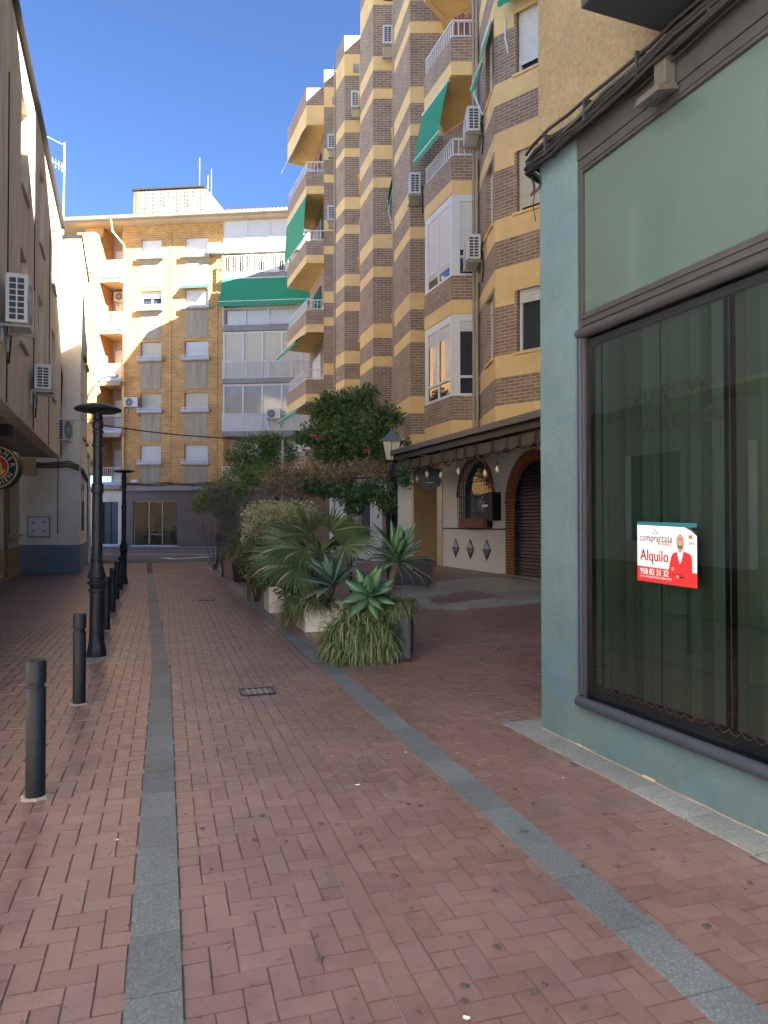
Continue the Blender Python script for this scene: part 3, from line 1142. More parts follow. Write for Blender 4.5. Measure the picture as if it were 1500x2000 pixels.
def sp_poly(name, pts, mat, o):
    MB().add([sp(x, y, o) for x, y in pts], [tuple(range(len(pts)))]).build(name, mat, ST)


def ell(cx, cy, rx, ry, n=20):
    return [(cx + rx * math.cos(2 * math.pi * i / n), cy + ry * math.sin(2 * math.pi * i / n)) for i in range(n)]


sp_poly('jacket', [(0.545, 0.02), (0.55, 0.22), (0.565, 0.34), (0.60, 0.50), (0.63, 0.545), (0.72, 0.585), (0.80, 0.585), (0.90, 0.545), (0.925, 0.50), (0.93, 0.3), (0.92, 0.02)], 'red', 3)
sp_poly('shirt', [(0.685, 0.59), (0.735, 0.36), (0.765, 0.42), (0.80, 0.60), (0.74, 0.63)], 'paper', 4)
sp_poly('neck', [(0.70, 0.60), (0.74, 0.55), (0.785, 0.60), (0.79, 0.68), (0.705, 0.68)], 'skin', 5)
sp_poly('head', ell(0.745, 0.745, 0.062, 0.125), 'skin', 6)
sp_poly('beard', [(0.69, 0.71), (0.70, 0.645), (0.745, 0.615), (0.79, 0.645), (0.80, 0.71), (0.775, 0.68), (0.745, 0.675), (0.715, 0.68)], 'brown', 7)
for ex in (0.722, 0.765):
    sp_poly('eye', ell(ex, 0.765, 0.009, 0.010, 8), 'ink', 8)
sp_poly('brow_line', [(0.708, 0.79), (0.782, 0.79), (0.78, 0.80), (0.71, 0.80)], 'brown', 7.5)
sp_poly('lapel', [(0.735, 0.36), (0.75, 0.30), (0.81, 0.585), (0.80, 0.60), (0.765, 0.42)], 'darkred', 5)
sp_poly('arm_shadow', [(0.60, 0.165), (0.72, 0.175), (0.80, 0.135), (0.82, 0.15), (0.74, 0.205), (0.60, 0.19)], 'darkred', 5)
sp_poly('hand', ell(0.625, 0.275, 0.022, 0.035, 10), 'skin', 6)
sp_poly('hand', ell(0.70, 0.150, 0.022, 0.03, 10), 'skin', 6)
sp_poly('watch', [(0.73, 0.125), (0.80, 0.14), (0.80, 0.165), (0.73, 0.155)], 'ink', 6)
sp_poly('house_emblem', [(0.285, 0.845), (0.365, 0.845), (0.365, 0.885), (0.325, 0.925), (0.285, 0.885)], 'darkred', 2.5)
sp_poly('house_emblem_inside', [(0.297, 0.856), (0.353, 0.856), (0.353, 0.88), (0.325, 0.908), (0.297, 0.88)], 'paper', 3.5)
SW, SH = (S1 - S0), (Z1 - Z0)
for body, x, y, s, mat, w in (('comprarcasa', 0.045, 0.775, 0.070, 'ink', 0.83), ('ROSALES', 0.375, 0.685, 0.034, 'darkred', 0.85), ('Alquilo', 0.055, 0.46, 0.105, 'darkred', 0.86),
                              ('958 82 31 32', 0.05, 0.175, 0.056, 'paper', 0.87), ('www.comprarcasarosales.com', 0.05, 0.095, 0.025, 'paper', 0.93), ('APX', 0.875, 0.72, 0.032, 'ink', 0.85)):
    for dd in ((0,) if body not in ('Alquilo', '958 82 31 32') else (0, 0.0035)):      # doubled strokes read as bold
        words(body, s, lambda a, b_, d, x=x, y=y, w=w, dd=dd: sp(x + (a * w + dd) / SW, y + b_ / SH, 5 if dd == 0 else 5.5), mat, ST)
sp_poly('small_badge', [(0.875, 0.80), (0.945, 0.80), (0.93, 0.83), (0.945, 0.86), (0.875, 0.86)], 'browntile', 5)

# floodlight above the window
FL = thing('floodlight', 'small grey floodlight on the fascia above the shop window', 'lamp', G.P(1.45, 0.05, 4.38))
MB().fbox(G, 1.44, 1.54, 0.02, 0.10, 4.34, 4.52).build('bracket_box', 'soffitgrey', FL, bevel=0.006)
MB().hexa([G.P(1.36, 0.03, 4.29), G.P(1.58, 0.03, 4.29), G.P(1.58, 0.19, 4.25), G.P(1.36, 0.19, 4.25), G.P(1.38, 0.03, 4.345), G.P(1.56, 0.03, 4.345), G.P(1.56, 0.18, 4.30), G.P(1.38, 0.18, 4.30)]).build('head', 'soffitgrey', FL, bevel=0.006)
MB().hexa([G.P(1.385, 0.05, 4.276), G.P(1.555, 0.05, 4.276), G.P(1.555, 0.175, 4.246), G.P(1.385, 0.175, 4.246), G.P(1.385, 0.05, 4.284), G.P(1.555, 0.05, 4.284), G.P(1.555, 0.175, 4.256), G.P(1.385, 0.175, 4.256)]).build('lens', 'darkglass', FL)

# cable bundle along the facade
CB = thing('cable_bundle', 'thick bundle of black cables running along the top of the shop front', 'cables', G.P(0, 0.05, 4.6))
for i in range(18):
    ph, o0, zz = random.uniform(0, 6), random.uniform(0.035, 0.12), 4.585 + random.uniform(-0.085, 0.075)
    path = [G.P(-0.13, -0.10, zz - 0.01), G.P(-0.10, 0.0, zz)] if i < 9 else []
    path += [G.P(-0.05, o0 * 0.9, zz)]
    t = 0.1
    while t < 6.0:
        path.append(G.P(t, o0 + 0.012 * math.sin(t * 3 + ph), zz + 0.022 * math.sin(t * 1.7 + ph) + 0.008 * random.gauss(0, 1)))
        t += 0.22
    MB().tube(path, random.uniform(0.009, 0.017), 6).build('cable', 'cable' if i % 5 else 'greycable', CB, smooth=True)
lp = [G.P(-0.03 + 0.05 * math.sin(a), 0.03 + 0.03 * math.cos(a * 2), 4.42 - 0.09 * math.cos(a)) for a in np.linspace(0, 6.0, 18)]
MB().tube(lp, 0.010, 6).build('cable_loop', 'cable', CB, smooth=True)
MB().tube([G.P(-0.04, 0.02, 4.40), G.P(-0.055, 0.03, 4.25), G.P(-0.03, 0.02, 4.12)], 0.004, 5).build('loose_cable', 'cable', CB)
for t in (0.25, 0.75, 1.3, 1.9):
    MB().fbox(G, t, t + 0.02, 0.02, 0.13, 4.50, 4.665).build('cable_clip', 'black', CB, bevel=0.004)


# ================================================================== APARTMENT BLOCK (right, stepped)
PER = 2.99
PA = [(11.0, 7.9), (2.43, 15.6), (2.36, 16.9), (2.36, 17.72), (2.36, 19.6), (1.7, 20.5), (0.75, 20.5), (0.32, 22.4), (0.40, 23.7), (-0.36, 23.7), (-0.85, 25.3), (-0.82, 27.5)]
PB = [(-0.82, 27.5), (-1.53, 27.5), (-1.93, 28.5), (-1.87, 29.6), (-2.5, 29.6), (-2.6, 31.2), (-3.6, 34.6), (6.0, 36.5)]
AB = thing('apartment_building', 'stepped apartment block striped in brown brick and ochre bands', 'building', (3.0, 22.0, 0.3))
S1_ = Frame(PA[0], PA[1])
S1_ = Frame(PA[1], PA[0])
if S1_.n.x > 0:
    S1_.n = -S1_.n
S2_ = Frame(PA[2], PA[1])
if S2_.n.x > 0:
    S2_.n = -S2_.n
TH_ = 0.28


def bands(poly, k, top=False, last=None):
    z = 3.86 + PER * k
    MB().strip(poly, z, z + 0.34, TH_).build('ochre_band', 'ochre', AB)
    MB().strip(poly, z + 0.34, z + 0.95, TH_).build('brick_band', 'rbrick', AB)
    MB().strip(poly, z + 0.95, z + 1.43, TH_).build('ochre_band', 'ochre', AB)
    MB().strip(poly, z + 1.43, z + PER, TH_).build('brick_band', 'rbrick', AB)


PA_far = PA[2:]
for k in range(5):
    z = 3.86 + PER * k
    bands(PA_far, k)
    # near canted walls with window openings
    for fr2, w0, w1, t1 in ((S1_, 0.55, 1.75, S1_.len), (S2_, 0.32, 1.06, S2_.len)):
        for a, b, m in ((0, 0.34, 'ochre'), (0.34, 0.95, 'rbrick'), (0.95, 1.43, 'ochre')):
            MB().fbox(fr2, 0.0, t1, -TH_, 0, z + a, z + b).build('ochre_band' if m == 'ochre' else 'brick_band', m, AB)
        MB().fwall(fr2, 0.0, t1, z + 1.43, z + PER, -TH_, 0, [(w0, w1, z + 1.43, z + 2.9)] + ([(5.0, 6.2, z + 1.43, z + 2.9)] if fr2 is S1_ else [])).build('brick_band', 'rbrick', AB)
        if fr2 is S1_:
            MB().fbox(fr2, 0.0, 0.50, 0.001, 0.012, z + PER - 0.5, z + PER).build('ochre_patch', 'ochre', AB)
            MB().fbox(fr2, 0.50, 2.2, 0.001, 0.014, z + 2.76, z + PER + 0.1).build('window_lintel', 'ochre', AB)
        wn_ = MB()
        for a, b, c, d in ((w0, w0 + 0.06, z + 1.43, z + 2.9), (w1 - 0.06, w1, z + 1.43, z + 2.9), (w0 + 0.06, w1 - 0.06, z + 1.43, z + 1.49), (w0 + 0.06, w1 - 0.06, z + 2.84, z + 2.9), ((w0 + w1) / 2 - 0.03, (w0 + w1) / 2 + 0.03, z + 1.49, z + 2.84)):
            wn_.fbox(fr2, a, b, -0.2, -0.12, c, d)
        w = wn_.build('window', 'white', AB)
        MB().fbox(fr2, w0 + 0.06, w1 - 0.06, -0.175, -0.165, z + 1.49, z + 2.84).build('pane', 'darkglass', w)
        sh = {0: 0.28, 1: 0.92, 2: 0.85, 3: 1.0, 4: 0.9, 5: 0.5}[k] if fr2 is S1_ else {0: 0.2, 1: 0.0, 2: 1.0, 3: 0.9, 4: 0.7, 5: 0.5}[k]
        if sh > 0:
            zt = z + 2.9
            ribbed(MB(), fr2, w0 + 0.02, w1 - 0.02, -0.10, zt - 1.47 * sh, zt - 0.01, 0.05).build('roller_shutter', 'cream' if k % 2 else 'shutter', w)
        MB().fbox(fr2, w0 - 0.08, w1 + 0.08, -0.1, 0.05, z + 1.38, z + 1.432).build('sill', 'ochre', w)
        if fr2 is S1_ and k == 0:
            MB().fbox(fr2, w0 + 0.5, w0 + 0.8, -0.163, -0.15, z + 1.5, z + 2.8).build('curtain', 'white', w)
zA = 3.86 + PER * 5
MB().strip(PA, zA, zA + 0.18, TH_).build('brick_band', 'rbrick', AB)
MB().strip(PA, zA + 0.18, zA + 1.02, TH_).build('ochre_band', 'ochre', AB)
MB().strip(PA, zA + 1.02, zA + 1.75, TH_).build('brick_band', 'rbrick', AB)
for k in range(5):
    bands(PB, k)
zB = 3.86 + PER * 5
MB().strip(PB, zB, zB + 0.18, TH_).build('brick_band', 'rbrick', AB)
MB().strip(PB, zB + 0.18, zB + 1.02, TH_).build('ochre_band', 'ochre', AB)
MB().strip(PB, zB + 1.02, zB + 1.75, TH_).build('brick_band', 'rbrick', AB)
inA = [(x + 0.35, y + 0.0) for x, y in PA] + [(12, 27.5), (16, 7.9)]
inB = [(x + 0.35, y - 0.05) for x, y in PB] + [(6.3, 27.6)]
MB().prism(inA, zA + 0.3, zA + 0.6).build('roof', 'concrete', AB)
MB().prism(inB, zB + 0.3, zB + 0.6).build('roof', 'concrete', AB)
MB().prism([(x + 0.05, y) for x, y in PA] + [(12, 27.5), (16, 7.9)], 3.66, 3.858).build('soffit', 'ochre', AB)
MB().prism([(x + 0.03, y) for x, y in PB] + [(6.3, 27.6)], 3.66, 3.858).build('soffit', 'ochre', AB)
MB().strip([(11.0, 7.9), (7.5, 4.2)], 0, zA + 1.6, TH_).build('end_wall', 'rbrick', AB)
MB().strip([(11, 3.9), (16, 7.9), (12, 27.5)], 0, zA, 0.3).build('rear_wall', 'rbrick', AB)
MB().prism([(8.2, 10.8), (11.4, 8.0), (8.0, 4.6), (12, 3.4), (16, 8), (12, 13)], zA + 0.61, 27.0).build('added_shade_block', 'rbrick', AB)  # unseen block added to cast shade on the pale end wall


# --- balconies
def railing(path, z0, z1, sp_, name, parent, mat='white', r=0.011, bars=True, h_mid=None):
    mb_ = MB()
    for a, b in zip(path, path[1:]):
        d = math.dist(a, b)
        fr2 = Frame(a, b)
        mb_.fbox(fr2, 0, d, -0.02, 0.02, z1 - 0.035, z1)
        mb_.fbox(fr2, 0, d, -0.015, 0.015, z0 + 0.05, z0 + 0.08)
        n = max(1, int(d / sp_))
        for i in range(n + 1):
            t_ = d * i / n
            mb_.fbox(fr2, t_ - r, t_ + r, -r, r, z0, z1 - 0.02)
    return mb_.build(name, mat, parent)


def offset_in(path, q):
    """move a balcony outline inwards (to the right of walking direction is inside)"""
    out = []
    for i, p in enumerate(path):
        out.append(p)
    return out


BAYP = [(2.34, 17.7), (1.68, 17.7), (1.09, 19.3), (1.62, 20.0)]
BALP = [(-2.52, 30.6), (-3.34, 30.6), (-4.6, 33.9), (-3.4, 34.5)]
# near bay: k 0 and 1 glazed in, 2..5 open
inner_bay = [(2.35, 17.75), (1.72, 17.75), (1.14, 19.3), (1.60, 20.0), (1.72, 20.45), (2.35, 19.55)]
for k in range(5):
    z = 3.86 + PER * k
    MB().strip(BAYP, z - 0.0, z + 0.34, 0.16).build('balcony_edge', 'ochre', AB)
    MB().strip(BAYP, z + 0.34, z + 0.95, 0.14).build('balcony_parapet', 'rbrick', AB)
    MB().prism(inner_bay, z + 0.02, z + 0.2).build('balcony_floor', 'ochre', AB)
    zt = z + PER
    fs = Frame(BAYP[1], BAYP[2])
    ff = Frame(BAYP[0], BAYP[1])
    for f_ in (fs, ff):
        if f_.n.x * -1 + f_.n.y * -1 < 0:
            f_.n = -f_.n
    if k <= 1:
        gl = MB()
        for f_, ts in ((fs, (0, 0.07, 0.12, 0.85, 0.85, 0.93, 1.60, 1.70)), (ff, ())):
            pass
        fl = fs.len
        w = MB()
        for a, b, c, d in ((0.003, 0.16, z + 0.952, zt - 0.002), (fl - 0.2, fl, z + 0.952, zt - 0.002), (0.16, fl - 0.2, zt - 0.2, zt - 0.002), (0.16, fl - 0.2, z + 0.952, z + 1.02), (fl * 0.47, fl * 0.47 + 0.07, z + 1.02, zt - 0.2), (0.16, fl - 0.2, z + 1.36, z + 1.42)):
            w.fbox(fs, a, b, -0.09, -0.02, c, d)
        w = w.build('bay_window', 'white', AB)
        MB().fbox(fs, 0.15, fl - 0.19, -0.06, -0.05, z + 1.0, zt - 0.15).build('pane', 'darkglass', w)
        w2 = MB()
        for a, b, c, d in ((0.04, 0.10, z + 0.952, zt - 0.002), (ff.len - 0.21, ff.len - 0.003, z + 0.952, zt - 0.002), (0.10, ff.len - 0.21, zt - 0.18, zt - 0.002), (0.10, ff.len - 0.21, z + 0.952, z + 1.01), (0.10, ff.len - 0.21, z + 1.40, z + 1.46)):
            w2.fbox(ff, a, b, -0.09, -0.015, c, d)
        w2 = w2.build('bay_window', 'white', AB)
        MB().fbox(ff, 0.09, ff.len - 0.2, -0.06, -0.05, z + 1.0, zt - 0.15).build('pane', 'darkglass', w2)
        drop = 1.55 if k == 1 else 0.32
        ribbed(MB(), fs, 0.17, fl - 0.21, -0.045, zt - 0.2 - drop, zt - 0.2, 0.05).build('roller_shutter', 'shutter', w)
        ribbed(MB(), ff, 0.10, ff.len - 0.21, -0.045, zt - 0.18 - (1.2 if k == 1 else 0.25), zt - 0.18, 0.05).build('roller_shutter', 'shutter', w2)
        if k == 0:
            MB().fbox(fs, fl * 0.16, fl * 0.28, -0.049, -0.045, z + 1.45, zt - 0.5).build('curtain', 'white', w)
            MB().fbox(fs, fl * 0.60, fl * 0.72, -0.049, -0.045, z + 1.45, zt - 0.5).build('curtain', 'white', w)
    else:
        rl = MB()
        pth = [(2.30, 17.76), (1.72, 17.76), (1.15, 19.32)]
        top = z + 1.42
        rr_ = MB()
        for a, b in zip(pth, pth[1:]):
            f2 = Frame(a, b)
            rr_.fbox(f2, 0, f2.len, -0.025, 0.025, top - 0.04, top)
            rr_.fbox(f2, 0, f2.len, -0.015, 0.015, z + 1.0, z + 1.03)
        rr_ = rr_.build('railing', 'white', AB)
        for a, b in zip(pth, pth[1:]):
            f2 = Frame(a, b)
            n = int(f2.len / 0.125)
            for i in range(n + 1):
                t_ = f2.len * i / n
                MB().fbox(f2, t_ - 0.012, t_ + 0.012, -0.012, 0.012, z + 0.951, top - 0.04).build('baluster', 'white', rr_)
        # window in the back wall of the loggia
        bw_ = Frame((2.355, 17.9), (2.355, 19.4), flip=True)
        if bw_.n.x > 0:
            bw_.n = -bw_.n
        bw_ = MB().fbox(bw_, 0.1, 1.3, 0.004, 0.05, z + 0.3, z + 2.4).build('balcony_door', 'darkglass', AB)
# left end balconies
for k in range(5):
    z = 3.86 + PER * k
    MB().strip(BALP, z, z + 0.34, 0.16).build('balcony_edge', 'ochre', AB)
    MB().strip(BALP, z + 0.34, z + 0.95, 0.14).build('balcony_parapet', 'rbrick', AB)
    MB().prism([(-2.5, 30.66), (-3.30, 30.66), (-4.52, 33.85), (-3.4, 34.4)], z + 0.02, z + 0.2).build('balcony_floor', 'ochre', AB)
    railing([(-2.56, 30.66), (-3.31, 30.66), (-4.5, 33.8)], z + 0.95, z + 1.42, 0.13, 'railing', AB)
    bf = Frame((-2.66, 31.35), (-3.5, 34.3))
    if bf.n.x > 0:
        bf.n = -bf.n
    MB().fbox(bf, 0.5, 2.4, 0.004, 0.05, z + 0.22, z + 2.4).build('balcony_door', 'shutter' if k in (0, 1, 3) else 'darkglass', AB)
z = zB
MB().strip(BALP, z, z + 0.85, 0.16).build('balcony_edge', 'ochre', AB)
MB().strip(BALP, z + 0.85, z + 1.6, 0.14).build('balcony_parapet', 'rbrick', AB)
MB().prism([(-2.5, 30.66), (-3.30, 30.66), (-4.52, 33.85), (-3.4, 34.4)], z + 0.02, z + 0.2).build('balcony_floor', 'ochre', AB)
# hidden recess windows of the teeth
for (a, b) in (((0.33, 22.55), (0.38, 23.5)), ((-0.84, 25.6), (-0.83, 27.2))):
    f2 = Frame(a, b)
    if f2.n.x > 0:
        f2.n = -f2.n
    for k in range(5):
        z = 3.86 + PER * k
        MB().fbox(f2, 0.1, f2.len - 0.1, 0.004, 0.05, z + 1.40, z + 2.8).build('side_window', 'cream', AB)
        MB().fbox(f2, 0.05, f2.len - 0.05, 0.004, 0.12, z + 1.33, z + 1.398).build('sill', 'ochre', AB)
# drainpipes
for x, y, z0, z1 in ((2.30, 17.62, 3.75, 21), (2.22, 17.66, 3.75, 21), (-1.98, 28.55, 0.3, 20), (0.30, 22.42, 4, 20)):
    MB().tube([(x, y, z0), (x, y, z1)], 0.035, 8).build('drainpipe', 'soffit', AB, smooth=True)

# --- ground floor: tavern wall and beyond
WL = Frame((1.86, 22.6), (3.19, 19.0))                       # t runs towards the camera side
if WL.n.x > 0:
    WL.n = -WL.n
GH = 0.28


def arch_pts(fr, tc, zs, r, n, o):
    return [fr.P(tc + r * math.cos(math.pi * i / n), o, zs + r * math.sin(math.pi * i / n)) for i in range(n + 1)]


def arched_wall(mb_, fr, t0, t1, z0, z1, o0, o1, tc, w, zs, zbot, n=18):
    """wall panel t0..t1 with an arched opening centred on tc"""
    r = w / 2
    mb_.fbox(fr, t0, tc - r, o0, o1, z0, z1)
    mb_.fbox(fr, tc + r, t1, o0, o1, z0, z1)
    if zbot > z0:
        mb_.fbox(fr, tc - r, tc + r, o0, o1, z0, zbot)
    for i in range(n):
        a0, a1 = math.pi * i / n, math.pi * (i + 1) / n
        ta, za = tc + r * math.cos(a0), zs + r * math.sin(a0)
        tb, zb = tc + r * math.cos(a1), zs + r * math.sin(a1)
        P = fr.P
        mb_.hexa([P(tb, o0, zb), P(ta, o0, za), P(ta, o1, za), P(tb, o1, zb), P(tb, o0, z1), P(ta, o0, z1), P(ta, o1, z1), P(tb, o1, z1)])


tw = MB()
arched_wall(tw, WL, 0.0, 3.55, 0.1, 3.655, -0.30, 0, 2.16, 2.06, 2.42, 1.50)
arched_wall(tw, WL, 3.55, 7.2, 0.1, 3.655, -0.30, 0, 5.25, 2.30, 2.15, 0.0)
tw.build('tavern_wall', 'tavern', AB)
MB().fbox(WL, 0.0, 3.9, 0.001, 0.022, 1.47, 1.51).build('dado_line', 'black', AB)
# arched window
wi = MB()
P = WL.P
pts_ = [P(1.13, -0.2, 1.5), P(3.19, -0.2, 1.5)] + arch_pts(WL, 2.16, 2.42, 1.03, 18, -0.2)
wi.add(pts_, [tuple(range(len(pts_)))])
wi = wi.build('arched_window', 'darkglass', AB)
gr = MB()
for i in range(17):
    t_ = 1.16 + i * 2.0 / 16
    h_ = 2.42 + math.sqrt(max(0, 1.03 ** 2 - (t_ - 2.16) ** 2))
    gr.tube([P(t_, 0.05, 1.48), P(t_, 0.05, max(h_ - 0.02, 1.6))], 0.010, 5)
for zz in (1.55, 1.95, 2.42, 2.9):
    hw = 1.0 if zz <= 2.42 else math.sqrt(1.03 ** 2 - (zz - 2.42) ** 2)
    gr.fbox(WL, 2.16 - hw, 2.16 + hw, 0.042, 0.058, zz - 0.012, zz + 0.012)
gr.build('window_grille', 'black', wi)
for i in range(16):                                         # brick ring, one brick each
    a0, a1 = math.pi * i / 16 + 0.008, math.pi * (i + 1) / 16 - 0.008
    b_ = MB()
    q = [(1.03, a0), (1.03, a1), (1.17, a1), (1.17, a0)]
    f = [P(2.16 + r_ * math.cos(a), 0.002, 2.42 + r_ * math.sin(a)) for r_, a in q]
    g_ = [P(2.16 + r_ * math.cos(a), 0.02, 2.42 + r_ * math.sin(a)) for r_, a in q]
    b_.hexa([g_[0], g_[1], g_[2], g_[3], f[0], f[1], f[2], f[3]]).build('brick', 'redbrick', wi)
MB().fbox(WL, 1.45, 2.95, 0.03, 0.16, 1.52, 1.80).build('flower_box', 'terracotta', wi)
# shutter door with brick surround
dr = MB().fbox(WL, 4.09, 6.41, -0.25, -0.16, 0.1, 3.35).build('tavern_door', 'slat', AB)
sl = None
z = 0.32
while z < 3.3:
    hw = 1.15 if z < 2.12 else math.sqrt(max(0.01, 1.15 ** 2 - (z - 2.15) ** 2))
    MB().hexa([P(5.25 - hw, -0.158, z), P(5.25 + hw, -0.158, z), P(5.25 + hw, -0.115, z + 0.02), P(5.25 - hw, -0.115, z + 0.02),
               P(5.25 - hw, -0.158, z + 0.085), P(5.25 + hw, -0.158, z + 0.085), P(5.25 + hw, -0.135, z + 0.085), P(5.25 - hw, -0.135, z + 0.085)]).build('slat', 'slat', dr)
    z += 0.088
z = 0.2
while z < 2.1:
    for tt in (4.10 - 0.125, 6.40 - 0.125):
        MB().fbox(WL, tt - 0.02, tt + 0.19, -0.12, 0.03 + random.uniform(0, 0.004), z + 0.004, z + 0.071).build('brick', 'redbrick', dr)
    z += 0.075
for i in range(34):
    a0, a1 = math.pi * i / 34 + 0.005, math.pi * (i + 1) / 34 - 0.005
    q = [(1.06, a0), (1.06, a1), (1.33, a1), (1.33, a0)]
    f = [P(5.25 + r_ * math.cos(a), -0.12, 2.15 + r_ * math.sin(a)) for r_, a in q]
    g_ = [P(5.25 + r_ * math.cos(a), 0.03, 2.15 + r_ * math.sin(a)) for r_, a in q]
    MB().hexa([g_[0], g_[1], g_[2], g_[3], f[0], f[1], f[2], f[3]]).build('brick', 'redbrick', dr)
MB().fbox(WL, 3.8, 6.7, -0.1, 0.16, 0.15, gz(*WL.P(4.6, 0.3, 0)[:2]) + 0.035).build('door_step', 'slab', dr)
# diamond tiles
for tt, mt in ((0.92, 'violet'), (1.88, 'browntile'), (2.88, 'violet')):
    zc, hw, hh = 0.90, 0.23, 0.29
    q = [(tt - hw, zc), (tt, zc - hh), (tt + hw, zc), (tt, zc + hh)]
    MB().hexa([P(q[i][0], 0.001, q[i][1]) for i in range(4)] + [P(q[i][0], 0.016, q[i][1]) for i in range(4)]).build('diamond_tile', 'ink', AB)
    for qq, m2 in ((((tt - hw * .82, zc + .03), (tt + hw * .82, zc + .03), (tt, zc + hh * .82)), 'tilebox'), (((tt - hw * .82, zc - .02), (tt, zc - hh * .55), (tt + hw * .82, zc - .02), (tt + hw * .55, zc + .02), (tt - hw * .55, zc + .02)), mt)):
        MB().add([P(a, 0.018, b) for a, b in qq], [tuple(range(len(qq)))]).build('diamond_inlay', m2, AB)
# cream marble entry to the left, then plain walls to the far end
MB().fbox(WL, -0.42, -0.003, -0.3, 0.02, 0.1, 3.655).build('marble_pilaster', 'marble', AB)
MB().fbox(WL, -2.4, -0.43, -1.3, -1.2, 0.1, 3.655).build('entry_wall', 'marble', AB)
MB().fbox(WL, -2.6, -2.41, -1.3, 0.0, 0.1, 3.655).build('entry_side', 'marble', AB)
MB().fbox(WL, -0.62, -0.43, -1.199, -0.3, 0.1, 3.655).build('entry_side', 'marble', AB)
MB().fwall(WL, -13.0, -2.61, 0.05, 3.655, -0.3, 0, [(-5.6, -4.4, 0.2, 2.6), (-8.6, -7.0, 0.9, 2.6)]).build('ground_wall', 'white', AB)
MB().fbox(WL, -5.6, -4.4, -0.2, -0.15, 0.2, 2.6).build('ground_door', 'brown', AB)
MB().fbox(WL, -8.6, -7.0, -0.2, -0.15, 0.9, 2.6).build('ground_window', 'darkglass', AB)
MB().fbox(WL, 7.2, 12.0, -0.3, 0, 0.1, 3.655).build('tavern_side_wall', 'tavern', AB)

# entry intercom, letter box, menu case
t1_ = tag(MB().fbox(WL, -0.62 + 0.0, -0.60, -0.8, -0.5, 2.0, 2.45).build('notice_frame', 'steel'), 'small grey framed notice on the cream marble entrance wall', 'notice')
t1_ = tag(MB().fbox(WL, -1.0, -0.75, -1.198, -1.05, 1.45, 1.75).build('letter_box', 'black', bevel=0.01), 'black letter box on the marble wall by the entrance', 'letter box')
MC = thing('menu_case', 'black wall box with a white emblem between the arched window and the shutter door', 'box', WL.P(3.6, 0.2, 1.6))
MB().fbox(WL, 3.45, 3.72, 0.03, 0.30, 1.72, 2.48).build('casing', 'black', MC, bevel=0.01)
MB().fbox(WL, 3.44, 3.449, 0.04, 0.29, 2.15, 2.44).build('lid', 'navy', MC)
MB().fbox(WL, 3.10, 3.44, 0.16, 0.30, 2.16, 2.46).build('front_case', 'black', MC, bevel=0.006)
v_, f_ = text_mesh('MENU', 0.06, lambda a, b_, d: WL.P(3.15 + a, 0.302, 2.22 + b_))
MB().fbox(WL, 3.16, 3.20, 0.301, 0.304, 2.33, 2.38).build('emblem', 'signwhite', MC)
MB().fbox(WL, 3.15, 3.32, 0.301, 0.304, 2.20, 2.235).build('emblem', 'signwhite', MC)
MB().fbox(WL, 3.20, 3.40, 0.05, 0.26, 1.78, 2.10).build('wood_block', 'brown', MC)


# ================================================================== TAVERN CANOPY
PE0, PE1 = (0.01, 19.3), (3.3, 10.05)
PF = Frame(PE0, PE1)
if PF.n.x > 0:
    PF.n = -PF.n
TC = thing('tavern_canopy', 'grey lean-to canopy on dark posts in front of the whitewashed tavern', 'canopy', (1.0, 18.0, 0.2))
P = PF.P
TL = PF.len
MB().hexa([P(0, 0, 3.46), P(TL, 0, 3.46), P(TL, -2.2, 3.64), P(0, -2.9, 3.64), P(0, 0, 3.52), P(TL, 0, 3.52), P(TL, -2.2, 3.655), P(0, -2.9, 3.655)]).build('roof_sheet', 'greyroof', TC)
MB().fbox(PF, -0.04, TL, 0.001, 0.05, 3.42, 3.55).build('gutter', 'greyroof', TC, bevel=0.01)
MB().fbox(PF, -0.02, TL, -0.10, -0.03, 3.28, 3.45).build('fascia_beam', 'black', TC)
for i in range(8):
    t_ = 0.3 + i * (TL - 0.6) / 7
    MB().fbox(PF, t_, t_ + 0.07, -2.1, -0.12, 3.36, 3.46).build('rafter', 'black', TC)
MB().fbox(PF, 0.15, TL, -0.22, -0.12, 3.02, 3.24).build('rope_beam', 'timber', TC, bevel=0.008)
for t_ in (0.35,):
    x, y, _ = P(t_, -0.16, 0)
    MB().fbox(PF, t_ - 0.06, t_ + 0.06, -0.235, -0.115, gz(x, y), 3.5).build('post', 'black', TC, bevel=0.01)
rp = []
ropes = MB()
t_ = 0.3
while t_ < TL - 0.4:
    l = random.uniform(0.45, 0.8)
    sag = random.uniform(0.06, 0.2)
    ropes.tube([P(t_ + l * q / 8, -0.09, 3.06 - sag * math.sin(math.pi * q / 8)) for q in range(9)], 0.018, 6)
    for dz in (0, 0.03):
        ropes.tube([P(t_ + dz, -0.17 + 0.085 * math.cos(a), 3.13 + 0.13 * math.sin(a)) for a in np.linspace(0, 6.28, 13)], 0.02, 6)
    t_ += l
ropes.build('rope', 'rope', TC, smooth=True)
for t_, dr_ in ((1.0, 0.22), (2.1, 0.26), (2.7, 0.18), (3.5, 0.24), (4.4, 0.22), (5.6, 0.34), (6.1, 0.3)):
    zb = 3.02 - dr_
    b0 = P(t_, -0.1, zb)
    o = MB().tube([P(t_, -0.1, 3.04), P(t_, -0.1, zb + 0.06)], 0.006, 5).lathe([(0.016, 0.02), (0.016, 0.08)], 8, b0).build('bulb_holder', 'rope', TC)
    MB().lathe([(0.004, -0.12), (0.03, -0.10), (0.042, -0.06), (0.03, -0.01), (0.016, 0.02)], 12, b0).build('bulb', 'bulb', o, smooth=True)
